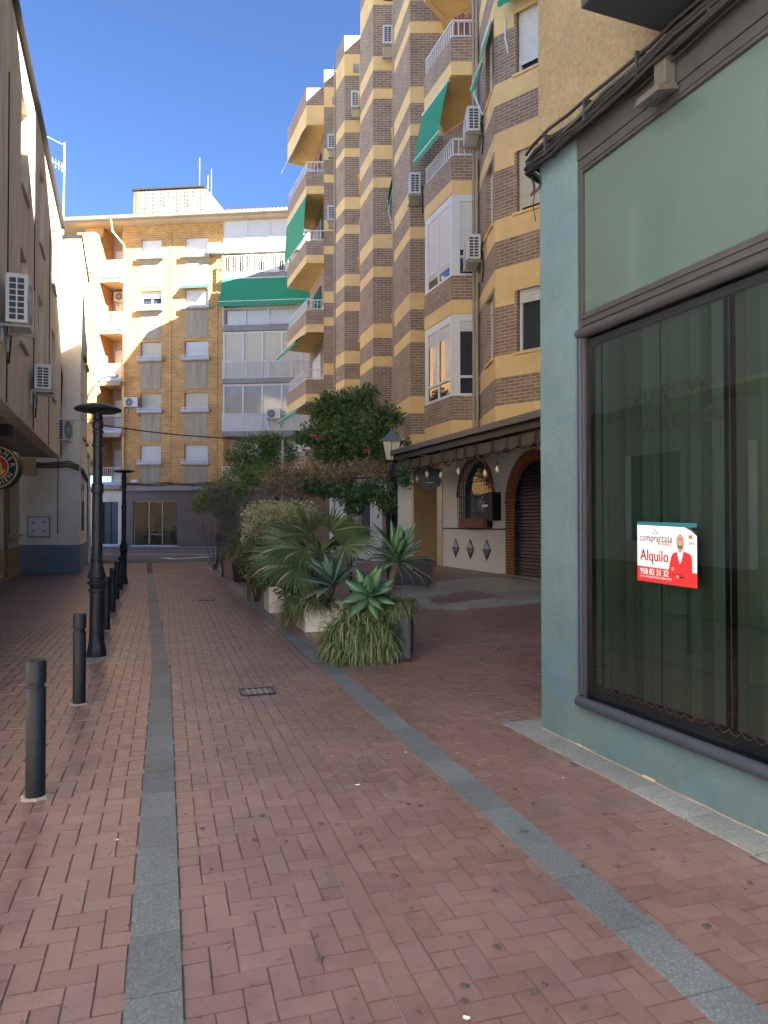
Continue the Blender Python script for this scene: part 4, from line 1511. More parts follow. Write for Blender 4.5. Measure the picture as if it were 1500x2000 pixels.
# street lantern on a post beside the canopy
LX, LY = (0.20, 18.9)
LN = thing('street_lantern', 'four sided street lantern with cream glass at the canopy corner', 'lantern', (LX, LY, gz(LX, LY)))
MB().lathe([(0.12, 0), (0.12, 0.06), (0.075, 0.12), (0.055, 0.5), (0.05, 3.2), (0.09, 3.24), (0.09, 3.30)], 12, (LX, LY, gz(LX, LY))).build('post', 'black', LN, smooth=True)
zl = gz(LX, LY) + 3.18


def frus(mb_, c, a, b, z0, z1):
    mb_.hexa([(c[0] - a, c[1] - a, z0), (c[0] + a, c[1] - a, z0), (c[0] + a, c[1] + a, z0), (c[0] - a, c[1] + a, z0),
              (c[0] - b, c[1] - b, z1), (c[0] + b, c[1] - b, z1), (c[0] + b, c[1] + b, z1), (c[0] - b, c[1] + b, z1)])
    return mb_


frus(MB(), (LX, LY), 0.15, 0.235, zl, zl + 0.47).build('glass', 'lantern_glass', LN)
ed = MB()
for sx, sy in ((-1, -1), (1, -1), (1, 1), (-1, 1)):
    ed.tube([(LX + sx * 0.153, LY + sy * 0.153, zl), (LX + sx * 0.238, LY + sy * 0.238, zl + 0.47)], 0.014, 5)
ed.tube([(LX, LY - 0.155, zl), (LX, LY - 0.24, zl + 0.47)], 0.010, 5)
ed.build('glazing_bars', 'black', LN)
cp = frus(MB(), (LX, LY), 0.31, 0.30, zl + 0.47, zl + 0.50)
frus(cp, (LX, LY), 0.29, 0.10, zl + 0.50, zl + 0.69)
frus(cp, (LX, LY), 0.075, 0.06, zl + 0.69, zl + 0.76)
cp.lathe([(0.05, 0.76), (0.03, 0.80), (0.02, 0.84), (0.004, 0.87)], 10, (LX, LY, zl))
cp.build('cap', 'zinc', LN, bevel=0.006)
# small bell shaped lamp under the canopy
tag(MB().lathe([(0.155, 0), (0.145, 0.02), (0.07, 0.08), (0.05, 0.14), (0.03, 0.18), (0.03, 0.30)], 16, (*P(0.25, -0.02, 0)[:2], 2.72)).build('bell_lamp', 'zinc', smooth=True), 'small grey bell shaped lamp hanging by the canopy post', 'lamp')
# hanging shield sign
HS = thing('hanging_sign', 'dark blue shield shaped tavern sign hanging below the canopy', 'sign', (1.2, 17.6, 2.5))
pts_ = [(-0.28, 0.28), (-0.1, 0.28), (0, 0.36), (0.1, 0.28), (0.28, 0.28), (0.30, 0.0), (0.26, -0.14), (0.08, -0.22), (0, -0.30), (-0.08, -0.22), (-0.26, -0.14), (-0.30, 0.0)]
hx, hy, hz = 1.13, 17.75, 2.72
mb = MB()
n_ = len(pts_)
mb.add([(hx + a, hy - 0.03, hz + b) for a, b in pts_] + [(hx + a, hy + 0.03, hz + b) for a, b in pts_],
       [tuple(range(n_ - 1, -1, -1)), tuple(range(n_, 2 * n_))] + [(i, (i + 1) % n_, n_ + (i + 1) % n_, n_ + i) for i in range(n_)])
mb.build('board', 'navy', HS)
v_, f_ = text_mesh('TABERNA', 0.105, lambda a, b_, d: (hx + a, hy - 0.034, hz + 0.05 + b_), align='CENTER')
MB().add(v_, f_).build('lettering', 'bluegrey', HS)
MB().fbox(Frame((hx - 0.1, hy - 0.033), (hx + 0.1, hy - 0.033)), 0, 0.2, 0, 0.003, hz - 0.07, hz - 0.055).build('underline', 'steel', HS)
MB().tube([(hx - 0.2, hy, hz + 0.28), (hx - 0.2, hy, 3.36)], 0.008, 5).tube([(hx + 0.2, hy, hz + 0.28), (hx + 0.2, hy, 3.36)], 0.008, 5).build('chain', 'black', HS)


# ================================================================== FAR BRICK BUILDING
F = Frame((-17.7, 40.7), (-5.35, 39.4))
if F.n.y > 0:
    F.n = -F.n
FB = thing('brick_building', 'yellow brick apartment building across the road with white shutters', 'building', (-11.5, 40.2, 0.36))
FG = 0.36


def fx(px):
    return (px - 140) * 0.02957


def fh(py, px=330):
    return 1.65 + (1022 - py) * (40.7 - 0.1047 * fx(px)) / 1400


EAVE = 18.45
FLV = [3.78, 6.70, 9.60, 12.50, 15.42]
WIN = []
for f0 in FLV:
    WIN.append(f0 + 1.17)
colB, colC = (fx(275), fx(316)), (fx(362), fx(408))
holes = []
for s in WIN:
    for c in (colB, colC):
        holes.append((c[0], c[1], s, s + 1.08))
T1F = fx(438)
MB().fwall(F, fx(246), T1F, 3.70, EAVE, -0.30, 0, holes).build('brick_wall', 'fbrick', FB)
MB().fbox(F, T1F + 0.001, 24, -1.6, -1.3, 3.70, EAVE).build('loggia_wall', 'white', FB)
MB().fbox(F, fx(198), fx(246), -1.5, -1.2, 3.70, EAVE).build('recess_wall', 'panel', FB)
MB().fbox(F, fx(246) - 0.25, fx(246) - 0.001, -1.2, 0, 3.70, EAVE).build('recess_side', 'fbrick', FB)
MB().fbox(F, T1F - 0.25, T1F - 0.001, -1.3, -0.301, 3.70, EAVE).build('loggia_side', 'fbrick', FB)
# left wing
MB().fbox(F, -8, fx(140), -1.4, -1.1, 0.3, EAVE).build('brick_wall', 'fbrick', FB)
MB().hexa([F.P(fx(112), -1.1, 4.4), F.P(fx(163), 0.9, 4.4), F.P(fx(163), 0.6, 4.4), F.P(fx(112), -1.5, 4.4), F.P(fx(112), -1.1, EAVE - 0.6), F.P(fx(163), 0.9, EAVE - 0.6), F.P(fx(163), 0.6, EAVE - 0.6), F.P(fx(112), -1.5, EAVE - 0.6)]).build('wing_side', 'fbrick', FB)
MB().fbox(F, fx(163), fx(199), 0.0, 0.901, 4.4, EAVE - 0.6).build('wing', 'fbrick', FB)
MB().fbox(F, fx(163), fx(199), -1.5, -0.001, 4.4, EAVE).build('wing', 'fbrick', FB)
MB().fbox(F, fx(168), fx(192), 0.902, 0.94, 15.9, 16.9).build('wing_window', 'white', FB)
railing([F.P(fx(166), 0.96, 0)[:2], F.P(fx(194), 0.96, 0)[:2]], 15.6, 16.5, 0.12, 'wing_railing', FB)
# roof and eave
MB().hexa([F.P(-8, 0.75, EAVE), F.P(24, 0.75, EAVE), F.P(24, -9, EAVE), F.P(-8, -9, EAVE), F.P(-8, 0.75, EAVE + 0.24), F.P(24, 0.75, EAVE + 0.24), F.P(24, -9, EAVE + 0.3), F.P(-8, -9, EAVE + 0.3)]).build('eave', 'soffit', FB)
rt = MB().hexa([F.P(-8, 0.72, EAVE + 0.241), F.P(24, 0.72, EAVE + 0.241), F.P(24, -8, EAVE + 0.301), F.P(-8, -8, EAVE + 0.301), F.P(-8, 0.72, EAVE + 0.30), F.P(24, 0.72, EAVE + 0.30), F.P(24, -6, EAVE + 1.3), F.P(-8, -6, EAVE + 1.3)]).build('roof', 'rooftile', FB)
tm = None
t_ = -1.5
while t_ < 13.5:
    if tm is None:
        q = MB()
        n = 6
        for j in range(n + 1):
            a = math.pi * j / n
            for yy, zz in ((0.82, 0.30), (-1.2, 0.50)):
                q.v.append(F.P(t_ + 0.085 * math.cos(a), yy, EAVE + zz + 0.085 * math.sin(a)))
        for j in range(n):
            q.f.append((2 * j, 2 * j + 1, 2 * j + 3, 2 * j + 2))
        q.add([F.P(t_ + 0.07 * math.cos(math.pi * j / 6), 0.80, EAVE + 0.30 + 0.07 * math.sin(math.pi * j / 6)) for j in range(7)], [tuple(range(7))])
        o = q.build('roof_tile', 'rooftile', rt, smooth=True)
        tm, t00 = o, t_
    else:
        o = bpy.data.objects.new('roof_tile', tm.data)
        COL.objects.link(o)
        o.parent = rt
        o.location = (F.d.x * (t_ - t00), F.d.y * (t_ - t00), 0)
    t_ += 0.235
MB().tube([F.P(-2, 0.86, EAVE + 0.16), F.P(14, 0.86, EAVE + 0.16)], 0.075, 10).build('gutter', 'soffit', FB, smooth=True)
MB().tube([F.P(fx(229), 0.86, EAVE + 0.1), F.P(fx(229), 0.7, EAVE - 0.5), F.P(fx(243), 0.1, EAVE - 1.1), F.P(fx(243), 0.1, 3.4)], 0.05, 8).build('drainpipe', 'ochre', FB, smooth=True)
# roof house with ceramic lattice and two flues
RHx0, RHx1 = fx(225), fx(372)
MB().fbox(F, RHx0, RHx1, -6, -2.2, EAVE, EAVE + 3.05).build('roof_house', 'ochre', FB)
MB().hexa([F.P(RHx1 + .001, -6, EAVE), F.P(RHx1 + 1.5, -6, EAVE), F.P(RHx1 + 1.1, -2.2, EAVE), F.P(RHx1 + .001, -2.2, EAVE), F.P(RHx1 + .001, -6, EAVE + 3.0), F.P(RHx1 + 0.25, -6, EAVE + 3.0), F.P(RHx1 + 0.1, -2.2, EAVE + 3.0), F.P(RHx1 + .001, -2.2, EAVE + 3.0)]).build('roof_house', 'soffit', FB)
lt = MB()
nx_, nz_ = 24, 9
for i in range(nx_ + 1):
    t_ = RHx0 + 0.3 + i * (RHx1 - RHx0 - 0.4) / nx_
    lt.fbox(F, t_ - 0.035, t_ + 0.035, -2.19, -2.06, EAVE + 0.9, EAVE + 2.95)
for j in range(nz_ + 1):
    z = EAVE + 0.95 + j * 1.95 / nz_
    lt.fbox(F, RHx0 + 0.3, RHx1 - 0.1, -2.185, -2.07, z - 0.03, z + 0.03)
lt.build('lattice', 'soffit', FB)
MB().fbox(F, RHx0 + 0.3, RHx1 - 0.1, -2.199, -2.192, EAVE + 0.9, EAVE + 2.95).build('lattice_backing', 'rooftile', FB)
MB().fbox(F, RHx0 - 0.08, RHx1 + 0.1, -6.1, -2.0, EAVE + 3.06, EAVE + 3.16).build('roof_house_cap', 'bronze', FB)
for px in (306, 357):
    c = F.P(fx(px), -1.4, 0)
    MB().fbox(F, fx(px) - 0.35, fx(px) + 0.35, -1.75, -1.05, EAVE + 0.3, EAVE + 1.45).build('flue_base', 'soffit', FB)
    MB().lathe([(0.24, 1.45), (0.24, 1.68), (0.3, 1.69), (0.24, 1.8), (0.3, 1.81), (0.24, 1.92), (0.3, 1.93), (0.24, 2.05), (0.26, 2.1)], 14, (c[0], c[1], EAVE)).build('flue', 'soffit', FB)
# windows of the two columns
SH = {(4, 0): ('shutter', 0.95), (4, 1): ('shutter', 1.0), (3, 0): ('shutter', 0.38), (3, 1): ('shutter', 1.0), (2, 0): ('cream', 1.0), (2, 1): ('shutter', 1.0), (1, 0): ('cream', 1.0), (1, 1): ('cream', 1.0), (0, 0): ('shutter', 1.0), (0, 1): ('shutter', 1.0)}
for k, s in enumerate(WIN):
    for ci, c in enumerate((colB, colC)):
        w = MB()
        for a, b, z0, z1 in ((c[0], c[0] + .06, s, s + 1.08), (c[1] - .06, c[1], s, s + 1.08), (c[0] + .06, c[1] - .06, s, s + .06), (c[0] + .06, c[1] - .06, s + 1.02, s + 1.08), ((c[0] + c[1]) / 2 - .03, (c[0] + c[1]) / 2 + .03, s + .06, s + 1.02)):
            w.fbox(F, a, b, -0.22, -0.16, z0, z1)
        w = w.build('window', 'white', FB)
        MB().fbox(F, c[0] + .05, c[1] - .05, -0.2, -0.19, s + .05, s + 1.03).build('pane', 'darkglass', w)
        mt, fr2 = SH[(k, ci)]
        ribbed(MB(), F, c[0] + 0.01, c[1] - 0.01, -0.13, s + 1.08 * (1 - fr2) + 0.01, s + 1.07, 0.055).build('roller_shutter', mt, w)
        MB().fbox(F, c[0] - 0.13, c[1] + 0.13, 0.003, 0.24, s - 0.07, s - 0.0).build('sill', 'soffit', w)
        bx = MB()
        MB().fbox(F, c[0] - 0.11, c[1] + 0.11, 0.02, 0.22, s + 0.002, s + 0.13).build('tiled_box', 'tilebox', w)
        railing([F.P(c[0] - 0.1, 0.23, 0)[:2], F.P(c[1] + 0.1, 0.23, 0)[:2]], s + 0.0, s + 0.24, 0.11, 'window_guard', w)
        lo = (WIN[k - 1] + 1.30) if k > 0 else 3.75
        MB().fbox(F, c[0] + 0.02, c[1] - 0.02, 0.002, 0.02, lo, s - 0.075).build('spandrel_panel', 'panel', FB)
for px in (335, 425):       # toothed joints between the bays
    MB().fbox(F, fx(px) - 0.04, fx(px) + 0.04, 0.002, 0.03, 3.75, EAVE - 0.3).build('brick_rib', 'fbrick', FB)
# balcony column in the recess
for k, f0 in enumerate(FLV):
    a, b = fx(200), fx(245)
    MB().hexa([F.P(a, -1.2, f0 - 0.22), F.P(b, -1.2, f0 - 0.22), F.P(b - 0.15, 0.42, f0 - 0.22), F.P(a, 0.42, f0 - 0.22), F.P(a, -1.2, f0), F.P(b, -1.2, f0), F.P(b, 0.5, f0), F.P(a, 0.5, f0)]).build('balcony_slab', 'soffit', FB)
    MB().fbox(F, a + 0.01, b + 0.01, 0.42, 0.52, f0 + 0.002, f0 + 0.17).build('tiled_edge', 'tilebox', FB)
    railing([F.P(a, 0.47, 0)[:2], F.P(b, 0.47, 0)[:2]], f0 + 0.17, f0 + 0.98, 0.11, 'railing', FB)
    d = MB().fbox(F, a + 0.15, b - 0.45, -1.199, -1.14, f0 + 0.02, f0 + 2.1).build('balcony_door', 'shutter', FB)
    if k == 4:
        MB().fbox(F, a + 0.05, a + 0.6, 0.40, 0.44, f0 + 0.1, f0 + 1.0).build('balcony_screen', 'white', FB)
# glazed balcony column
ga, gb = fx(440), 15.5
for k, f0 in enumerate(FLV):
    MB().fbox(F, ga, gb, -1.29, 0.42, f0 - 0.26, f0).build('balcony_slab', 'concrete', FB)
    rl_ = railing([F.P(ga + 0.02, 0.40, 0)[:2], F.P(gb, 0.40, 0)[:2]], f0, f0 + 0.98, 0.13, 'railing', FB)
    for j in range(4):
        t0 = ga + 0.02 + j * 1.28
        MB().fbox(F, t0, t0 + 0.05, 0.37, 0.43, f0 + 0.001, f0 + 1.0).build('rail_post', 'white', rl_)
    if k in (1, 2):
        w = MB()
        n = 6
        for i in range(n + 1):
            t_ = ga + i * (gb - ga - 0.08) / n
            w.fbox(F, t_, t_ + 0.08, 0.16, 0.24, f0 + 0.02, FLV[k + 1] - 0.27)
        w.fbox(F, ga + .08, gb, 0.17, 0.23, f0 + 0.9, f0 + 1.0)
        w.fbox(F, ga + .08, gb, 0.17, 0.23, FLV[k + 1] - 0.38, FLV[k + 1] - 0.272)
        w = w.build('glazing', 'white', FB)
        for i in range(n):
            t_ = ga + i * (gb - ga - 0.08) / n
            t2 = ga + (i + 1) * (gb - ga - 0.08) / n
            if k == 2:
                ribbed(MB(), F, t_ + .08, t2, 0.175, f0 + 1.0, FLV[k + 1] - 0.38, 0.06).build('roller_shutter', 'cream', w)
                MB().fbox(F, t_ + .08, t2, 0.18, 0.19, f0 + 0.03, f0 + 0.9).build('pane', 'cream', w)
            else:
                MB().fbox(F, t_ + .08, t2, 0.19, 0.20, f0 + 1.0, FLV[k + 1] - 0.38).build('pane', 'curtainglass', w)
                MB().fbox(F, t_ + .08, t2, 0.10, 0.12, f0 + 1.0, FLV[k + 1] - 0.4).build('curtain', 'cream', w)
                MB().fbox(F, t_ + .08, t2, 0.18, 0.19, f0 + 0.03, f0 + 0.9).build('lower_panel', 'white', w)
    elif k == 4:
        MB().fbox(F, ga, gb, 0.1, 0.16, f0 + 1.25, EAVE - 0.005).build('balcony_screen', 'white', FB)
        for i in range(4):
            t_ = ga + i * 1.3
            MB().fbox(F, t_, t_ + 0.05, 0.161, 0.19, f0 + 1.25, EAVE - 0.01).build('screen_post', 'shutter', FB)
        for i in range(3):
            MB().fbox(F, ga + 0.25 + i * 1.25, ga + 0.6 + i * 1.25, -1.299, -1.25, f0 + 0.05, f0 + 1.2).build('balcony_door', 'darkglass', FB)
    elif k == 3:
        MB().fbox(F, ga + 0.3, gb - 1, 0.30, 0.33, f0 + 0.1, f0 + 0.85).build('balcony_screen', 'white', FB)
MB().fbox(F, ga, gb, -1.29, 0.3, 0.36, 3.5).build('ground_infill', 'white', FB) if False else None
# ground floor
MB().fbox(F, fx(244), 15.5, -0.3, 0.42, 3.46, 3.699).build('cornice', 'concrete', FB)
MB().fbox(F, -8, fx(243), -1.2, 0.1, 3.46, 3.699).build('cornice', 'concrete', FB)
MB().fwall(F, fx(243), 15.5, FG, 3.46, -0.35, 0.02, [(fx(262), fx(349), FG + 0.06, 2.92)]).build('shopfront_wall', 'darktile', FB)
MB().fwall(F, -8, fx(242.5), FG, 3.46, -0.35, -0.001, [(fx(198), fx(232), FG + 0.12, 2.86)]).build('entrance_wall', 'l2', FB)
MB().fbox(F, fx(198), fx(232), -0.25, -0.2, FG + 0.12, 2.86).build('entrance_door', 'door', FB)
MB().fbox(F, fx(214) , fx(215.5), -0.199, -0.17, FG + 0.12, 2.86).build('door_stile', 'black', FB)
MB().fbox(F, fx(196), fx(236), -0.2, 0.25, FG + 0.002, FG + 0.12).build('entrance_step', 'white', FB)
# shop window and what is inside
wf = MB()
a0_, a1_ = fx(262), fx(349)
zt_ = 2.92
for p0, p1 in ((262, 264), (291, 293.5), (317, 319.5), (347, 349)):
    wf.fbox(F, fx(p0), fx(p1), -0.2, -0.12, FG + 0.06, zt_)
wf.fbox(F, a0_, a1_, -0.21, -0.11, zt_ - 0.08, zt_)
wf.fbox(F, fx(293.5), fx(317), -0.2, -0.12, 1.0, 1.06)
wf = wf.build('shop_window', 'tan_alu', FB)
MB().add([F.P(a0_, -0.16, FG + 0.07), F.P(a1_, -0.16, FG + 0.07), F.P(a1_, -0.16, zt_ - 0.08), F.P(a0_, -0.16, zt_ - 0.08)], [(0, 1, 2, 3)]).build('pane', 'glass_clear', wf)
MB().fbox(F, a0_ - 0.1, a1_ + 0.02, 0.021, 0.10, FG + 0.002, FG + 0.06).build('sill', 'white', wf)
rm = MB()
rm.fbox(F, a0_ - .3, a1_ + .3, -2.6, -2.5, FG, 3.3)
rm.fbox(F, a0_ - .35, a0_ - .3, -2.5, -0.351, FG, 3.3)
rm.fbox(F, a1_ + .3, a1_ + .35, -2.5, -0.351, FG, 3.3)
rm.fbox(F, a0_ - .3, a1_ + .3, -2.5, -0.351, FG + 0.0, FG + 0.05)
rm.build('shop_room', 'mint', FB)
MB().fbox(F, a0_ - .3, a1_ + .3, -2.5, -0.351, 3.2, 3.3).build('shop_ceiling', 'white', FB)
MB().fbox(F, fx(359), fx(402), 0.021, 0.045, fh(1004), fh(989)).build('sign_board', 'darktile', FB)
v_, f_ = text_mesh('LUDE', 0.40, lambda a, b_, d: F.P(fx(364) + a, 0.05, fh(996.5) + b_))
MB().add(v_, f_).build('sign_lettering', 'bronze', FB)
MB().fbox(F, fx(424), fx(436), 0.021, 0.04, fh(1058), fh(1044)).build('wall_plate', 'bronze', FB)
CH = thing('lounge_chair', 'blue upholstered chair inside the shop window across the road', 'chair', F.P(fx(278), -1.0, FG + 0.05))
z = FG + 0.05
MB().fbox(F, fx(268), fx(288), -1.4, -0.8, z + 0.38, z + 0.52).build('seat', 'blue', CH, bevel=0.03)
MB().fbox(F, fx(268), fx(288), -1.5, -1.38, z + 0.50, z + 0.95).build('backrest', 'blue', CH, bevel=0.03)
for a in (269, 286):
    for o_ in (-1.35, -0.85):
        MB().tube([F.P(fx(a), o_, z + 0.38), F.P(fx(a), o_ + 0.04, z)], 0.015, 6).build('leg', 'black', CH)
for px, h_, lab in ((304, 1.25, 'tall potted plant inside the shop window across the road'), (337, 0.75, 'small bushy potted plant inside the shop window across the road')):
    c = F.P(fx(px), -0.7, z)
    pp = thing('potted_plant', lab, 'plant', c)
    MB().lathe([(0.14, 0), (0.19, 0.3), (0.17, 0.3), (0.15, 0.27)], 14, c).build('pot', 'terracotta', pp, smooth=True)
    leaves('foliage', [(c[0], c[1], c[2] + 0.3 + h_ * 0.45, 0.26, 0.26, h_ * 0.5)], 500, 0.13, 'orange', pp)


# ================================================================== LEFT SIDE
L1f = Frame((-10.4, 23.0), (-10.4 + 0.36 * 35, -12.0))        # upper storey face, t runs towards the camera
if L1f.n.x < 0:
    L1f.n = -L1f.n
K1 = math.hypot(0.36, 1)


def l1t(z):
    return (23.0 - z) * K1


L1g = Frame((-11.8, 23.2), (-11.8 + 0.36 * 35, -11.8))
if L1g.n.x < 0:
    L1g.n = -L1g.n


def left_block(root, ta, tb, wins, mw, mg, doors, glass):
    hl_ = [(l1t(zc) - 0.52, l1t(zc) + 0.52, z0, z1) for zc in wins for z0, z1 in ((5.25, 7.15), (8.4, 10.3))]
    MB().fwall(L1f, ta, tb, 3.74, 11.15, -0.3, 0, hl_).build('upper_wall', mw, root)
    MB().fbox(L1f, ta - (0.02 if ta == 0 else 0), tb, -9, 0.10, 11.152, 11.26).build('roof_edge', 'black', root)
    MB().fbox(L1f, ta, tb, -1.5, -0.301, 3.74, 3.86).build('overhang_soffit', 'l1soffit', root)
    for a, b, z0, z1 in hl_:
        w = MB().fbox(L1f, a + 0.02, b - 0.02, -0.22, -0.17, z0, z1).build('window', 'white', root)
        ribbed(MB(), L1f, a + 0.05, b - 0.05, -0.168, z0 + 0.03, z1 - 0.03, 0.06).build('roller_shutter', 'shutter', w)
        MB().fbox(L1f, a - 0.05, b + 0.05, -0.1, 0.05, z0 - 0.06, z0 - 0.001).build('sill', 'panel', w)
    hg = [(a, b, 0.15, 3.0) for a, b in doors] + [(a, b, 1.3, 3.0) for a, b in glass]
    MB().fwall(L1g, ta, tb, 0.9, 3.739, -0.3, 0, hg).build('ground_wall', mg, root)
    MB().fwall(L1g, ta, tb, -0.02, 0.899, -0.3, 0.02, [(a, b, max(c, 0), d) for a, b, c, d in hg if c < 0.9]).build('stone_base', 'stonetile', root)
    for a, b in doors:
        w = MB().fbox(L1g, a, b, -0.25, -0.2, 0.0, 3.0).build('garage_shutter', 'slat', root)
        ribbed(MB(), L1g, a, b, -0.19, 0.02, 3.0, 0.09, 0.02).build('shutter_curtain', 'cream', w)
    for a, b in glass:
        MB().fbox(L1g, a, b, -0.2, -0.15, 1.3, 3.0).build('bar_window', 'darkglass', root)


LB = thing('plaster_building', 'sand coloured plaster building with overhanging upper floors on the left', 'building', (-9.5, 17.0, 0))
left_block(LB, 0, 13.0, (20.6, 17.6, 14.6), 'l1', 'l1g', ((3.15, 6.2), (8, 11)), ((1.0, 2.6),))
MB().fbox(L1f, 0.0, 0.3, -9, -0.302, 3.87, 11.15).build('end_wall', 'l1', LB)
for tt in (l1t(16.1), l1t(19.3), l1t(12.5)):
    MB().tube([L1f.P(tt, 0.02, 3.76 + 0.0), L1f.P(tt + 0.02, 0.025, 7.0), L1f.P(tt, 0.02, 9.6)], 0.012, 5).build('wall_cable', 'cable', LB)
MB().fbox(L1g, 0.9, 2.7, -0.1, 0.22, 1.24, 1.298).build('bar_counter', 'panel', LB)
MB().fbox(L1g, 2.7, 3.1, 0.021, 0.05, 0.1, 3.3).build('shutter_jamb', 'brown', LB)
MB().fbox(L1g, 0.2, 0.6, 0.02, 0.5, 3.2, 3.73).build('corbel', 'l3', LB)
WH = thing('added_bounce_building', 'unseen white building added beside the camera to bounce sunlight, mirrored in the shop window', 'building', (-4.5, 4.0, 0))  # out of view; added as a sunlit reflector for the street
left_block(WH, 13.003, L1f.len - 0.3, (8.4, 5.6, 2.8, 0.0, -3.0, -6.0), 'bounce_white', 'bounce_white', ((17, 20),), ((14, 15.5), (22, 25)))
tag(MB().box(-8.16, -7.9, 15.0, 15.25, 3.5, 3.735).build('soffit_lamp', 'black', bevel=0.01), 'small black lamp fixed under the overhang on the left', 'lamp')

# white building with its end wall facing us
WB = thing('white_building', 'pale rendered building with a grey stone plinth behind the overhang', 'building', (-10.5, 25.0, 0.05))
A_, B_, C_ = (-13.5, 23.25), (-9.87, 23.25), (-11.45, 27.6)
MB().prism([A_, B_, C_, (-16, 27.6)], 0.95, 10.95).build('wall', 'l2', WB)
MB().prism([(A_[0], A_[1] - 0.03), (B_[0] + 0.03, B_[1] - 0.03), (C_[0] + 0.03, C_[1]), (-16, 27.6)], -0.05, 0.949).build('plinth', 'plinth', WB)
MB().prism([(A_[0], A_[1] - 0.06), (B_[0] + 0.06, B_[1] - 0.06), (C_[0] + 0.06, C_[1]), (-16, 27.6)], 10.951, 11.05).build('roof_edge', 'black', WB)
W2 = Frame(B_, C_)
if W2.n.x < 0:
    W2.n = -W2.n
for t_, z0, z1 in ((0.9, 1.4, 3.1), (1.8, 1.4, 3.1)):
    MB().fbox(W2, t_, t_ + 0.4, 0.002, 0.03, z0, z1).build('slot_window', 'darkglass', WB)
for t_ in (1.2, 2.9):
    for z0 in (4.6, 7.4):
        w = MB().fbox(W2, t_, t_ + 0.9, 0.002, 0.03, z0, z0 + 1.5).build('window', 'cream', WB)
        MB().fbox(W2, t_ - 0.05, t_ + 0.95, 0.002, 0.1, z0 - 0.08, z0 - 0.001).build('sill', 'panel', w)
fr3 = Frame((-11.9, 23.25), (-9.87, 23.25))
if fr3.n.y > 0:
    fr3.n = -fr3.n
MB().tube([fr3.P(1.33, 0.03, 1.3), fr3.P(1.33, 0.03, 9.5)], 0.014, 6).build('wall_cable', 'greycable', WB)
MB().tube([fr3.P(1.42, 0.04, 3.8), fr3.P(1.40, 0.05, 5.0), fr3.P(1.44, 0.04, 6.4), fr3.P(1.36, 0.03, 6.9)], 0.03, 6).build('wall_cable', 'cable', WB)
for i in range(4):
    MB().tube([fr3.P(0.0, 0.04 + 0.02 * i, 3.62 - 0.05 * i), fr3.P(1.1, 0.05, 3.60 - 0.05 * i), fr3.P(1.7, 0.05, 3.66 - 0.06 * i), fr3.P(2.0, 0.06, 3.52 - 0.05 * i), W2.P(1.0, 0.06, 3.45 - 0.06 * i), W2.P(4.4, 0.05, 3.3 - 0.03 * i)], 0.02, 6).build('wall_cable', 'cable' if i % 2 else 'greycable', WB)
MBX = thing('meter_cabinet', 'grey metal meter cabinet set in the white end wall', 'cabinet', fr3.P(0.7, 0, 1.2))
MB().fbox(fr3, 0.34, 1.08, 0.002, 0.03, 1.20, 1.88).build('frame', 'steel', MBX)
MB().fbox(fr3, 0.38, 1.04, 0.031, 0.042, 1.24, 1.84).build('door', 'white', MBX)
for a, b in ((0.5, 1.63), (0.86, 1.66), (0.5, 1.36), (0.86, 1.36)):
    MB().fbox(fr3, a, a + 0.09, 0.043, 0.05, b, b + 0.07).build('vent', 'steel', MBX)
# low building beyond, up to the road
LW = thing('low_building', 'low cream building with a brown plinth beyond the white one', 'building', (-13, 30, 0.1))
MB().prism([(C_[0] - 0.02, 27.61), (-13.2, 32.2), (-19, 32.2), (-17, 27.61)], 1.1, 4.25).build('wall', 'l3', LW)
MB().prism([(C_[0] + 0.0, 27.605), (-13.17, 32.22), (-19, 32.22), (-17, 27.605)], 0.0, 1.099).build('plinth', 'darktile', LW)
MB().prism([(C_[0] + 0.05, 27.62), (-13.12, 32.3), (-19, 32.3), (-17, 27.62)], 4.251, 4.4).build('roof_edge', 'concrete', LW)
W3 = Frame((C_[0], 27.6), (-13.2, 32.2))
if W3.n.x < 0:
    W3.n = -W3.n
for t_ in (0.6, 1.9, 3.3):
    MB().fbox(W3, t_, t_ + 0.7, 0.004, 0.05, 1.15, 3.3).build('shop_bay', 'white' if t_ > 1 else 'darkglass', LW)
MB().tube([W3.P(0.2, 0.08, 0.1), W3.P(0.2, 0.08, 4.2)], 0.05, 8).build('drainpipe', 'l2', LW, smooth=True)

# round projecting beer sign
RS = thing('round_bar_sign', 'round illuminated bar sign with red centre and black lettered ring', 'sign', (-8.3, 15.4, 2.84))
cx, cy, cz, rad = -8.28, 15.4, 2.85, 0.47


def disc(r0, r1, y, n=40):
    q = MB()
    for i in range(n):
        a = 2 * math.pi * i / n
        q.v += [(cx + r0 * math.cos(a), y, cz + r0 * math.sin(a)), (cx + r1 * math.cos(a), y, cz + r1 * math.sin(a))]
    for i in range(n):
        j = (i + 1) % n
        q.f.append((2 * i, 2 * i + 1, 2 * j + 1, 2 * j))
    return q


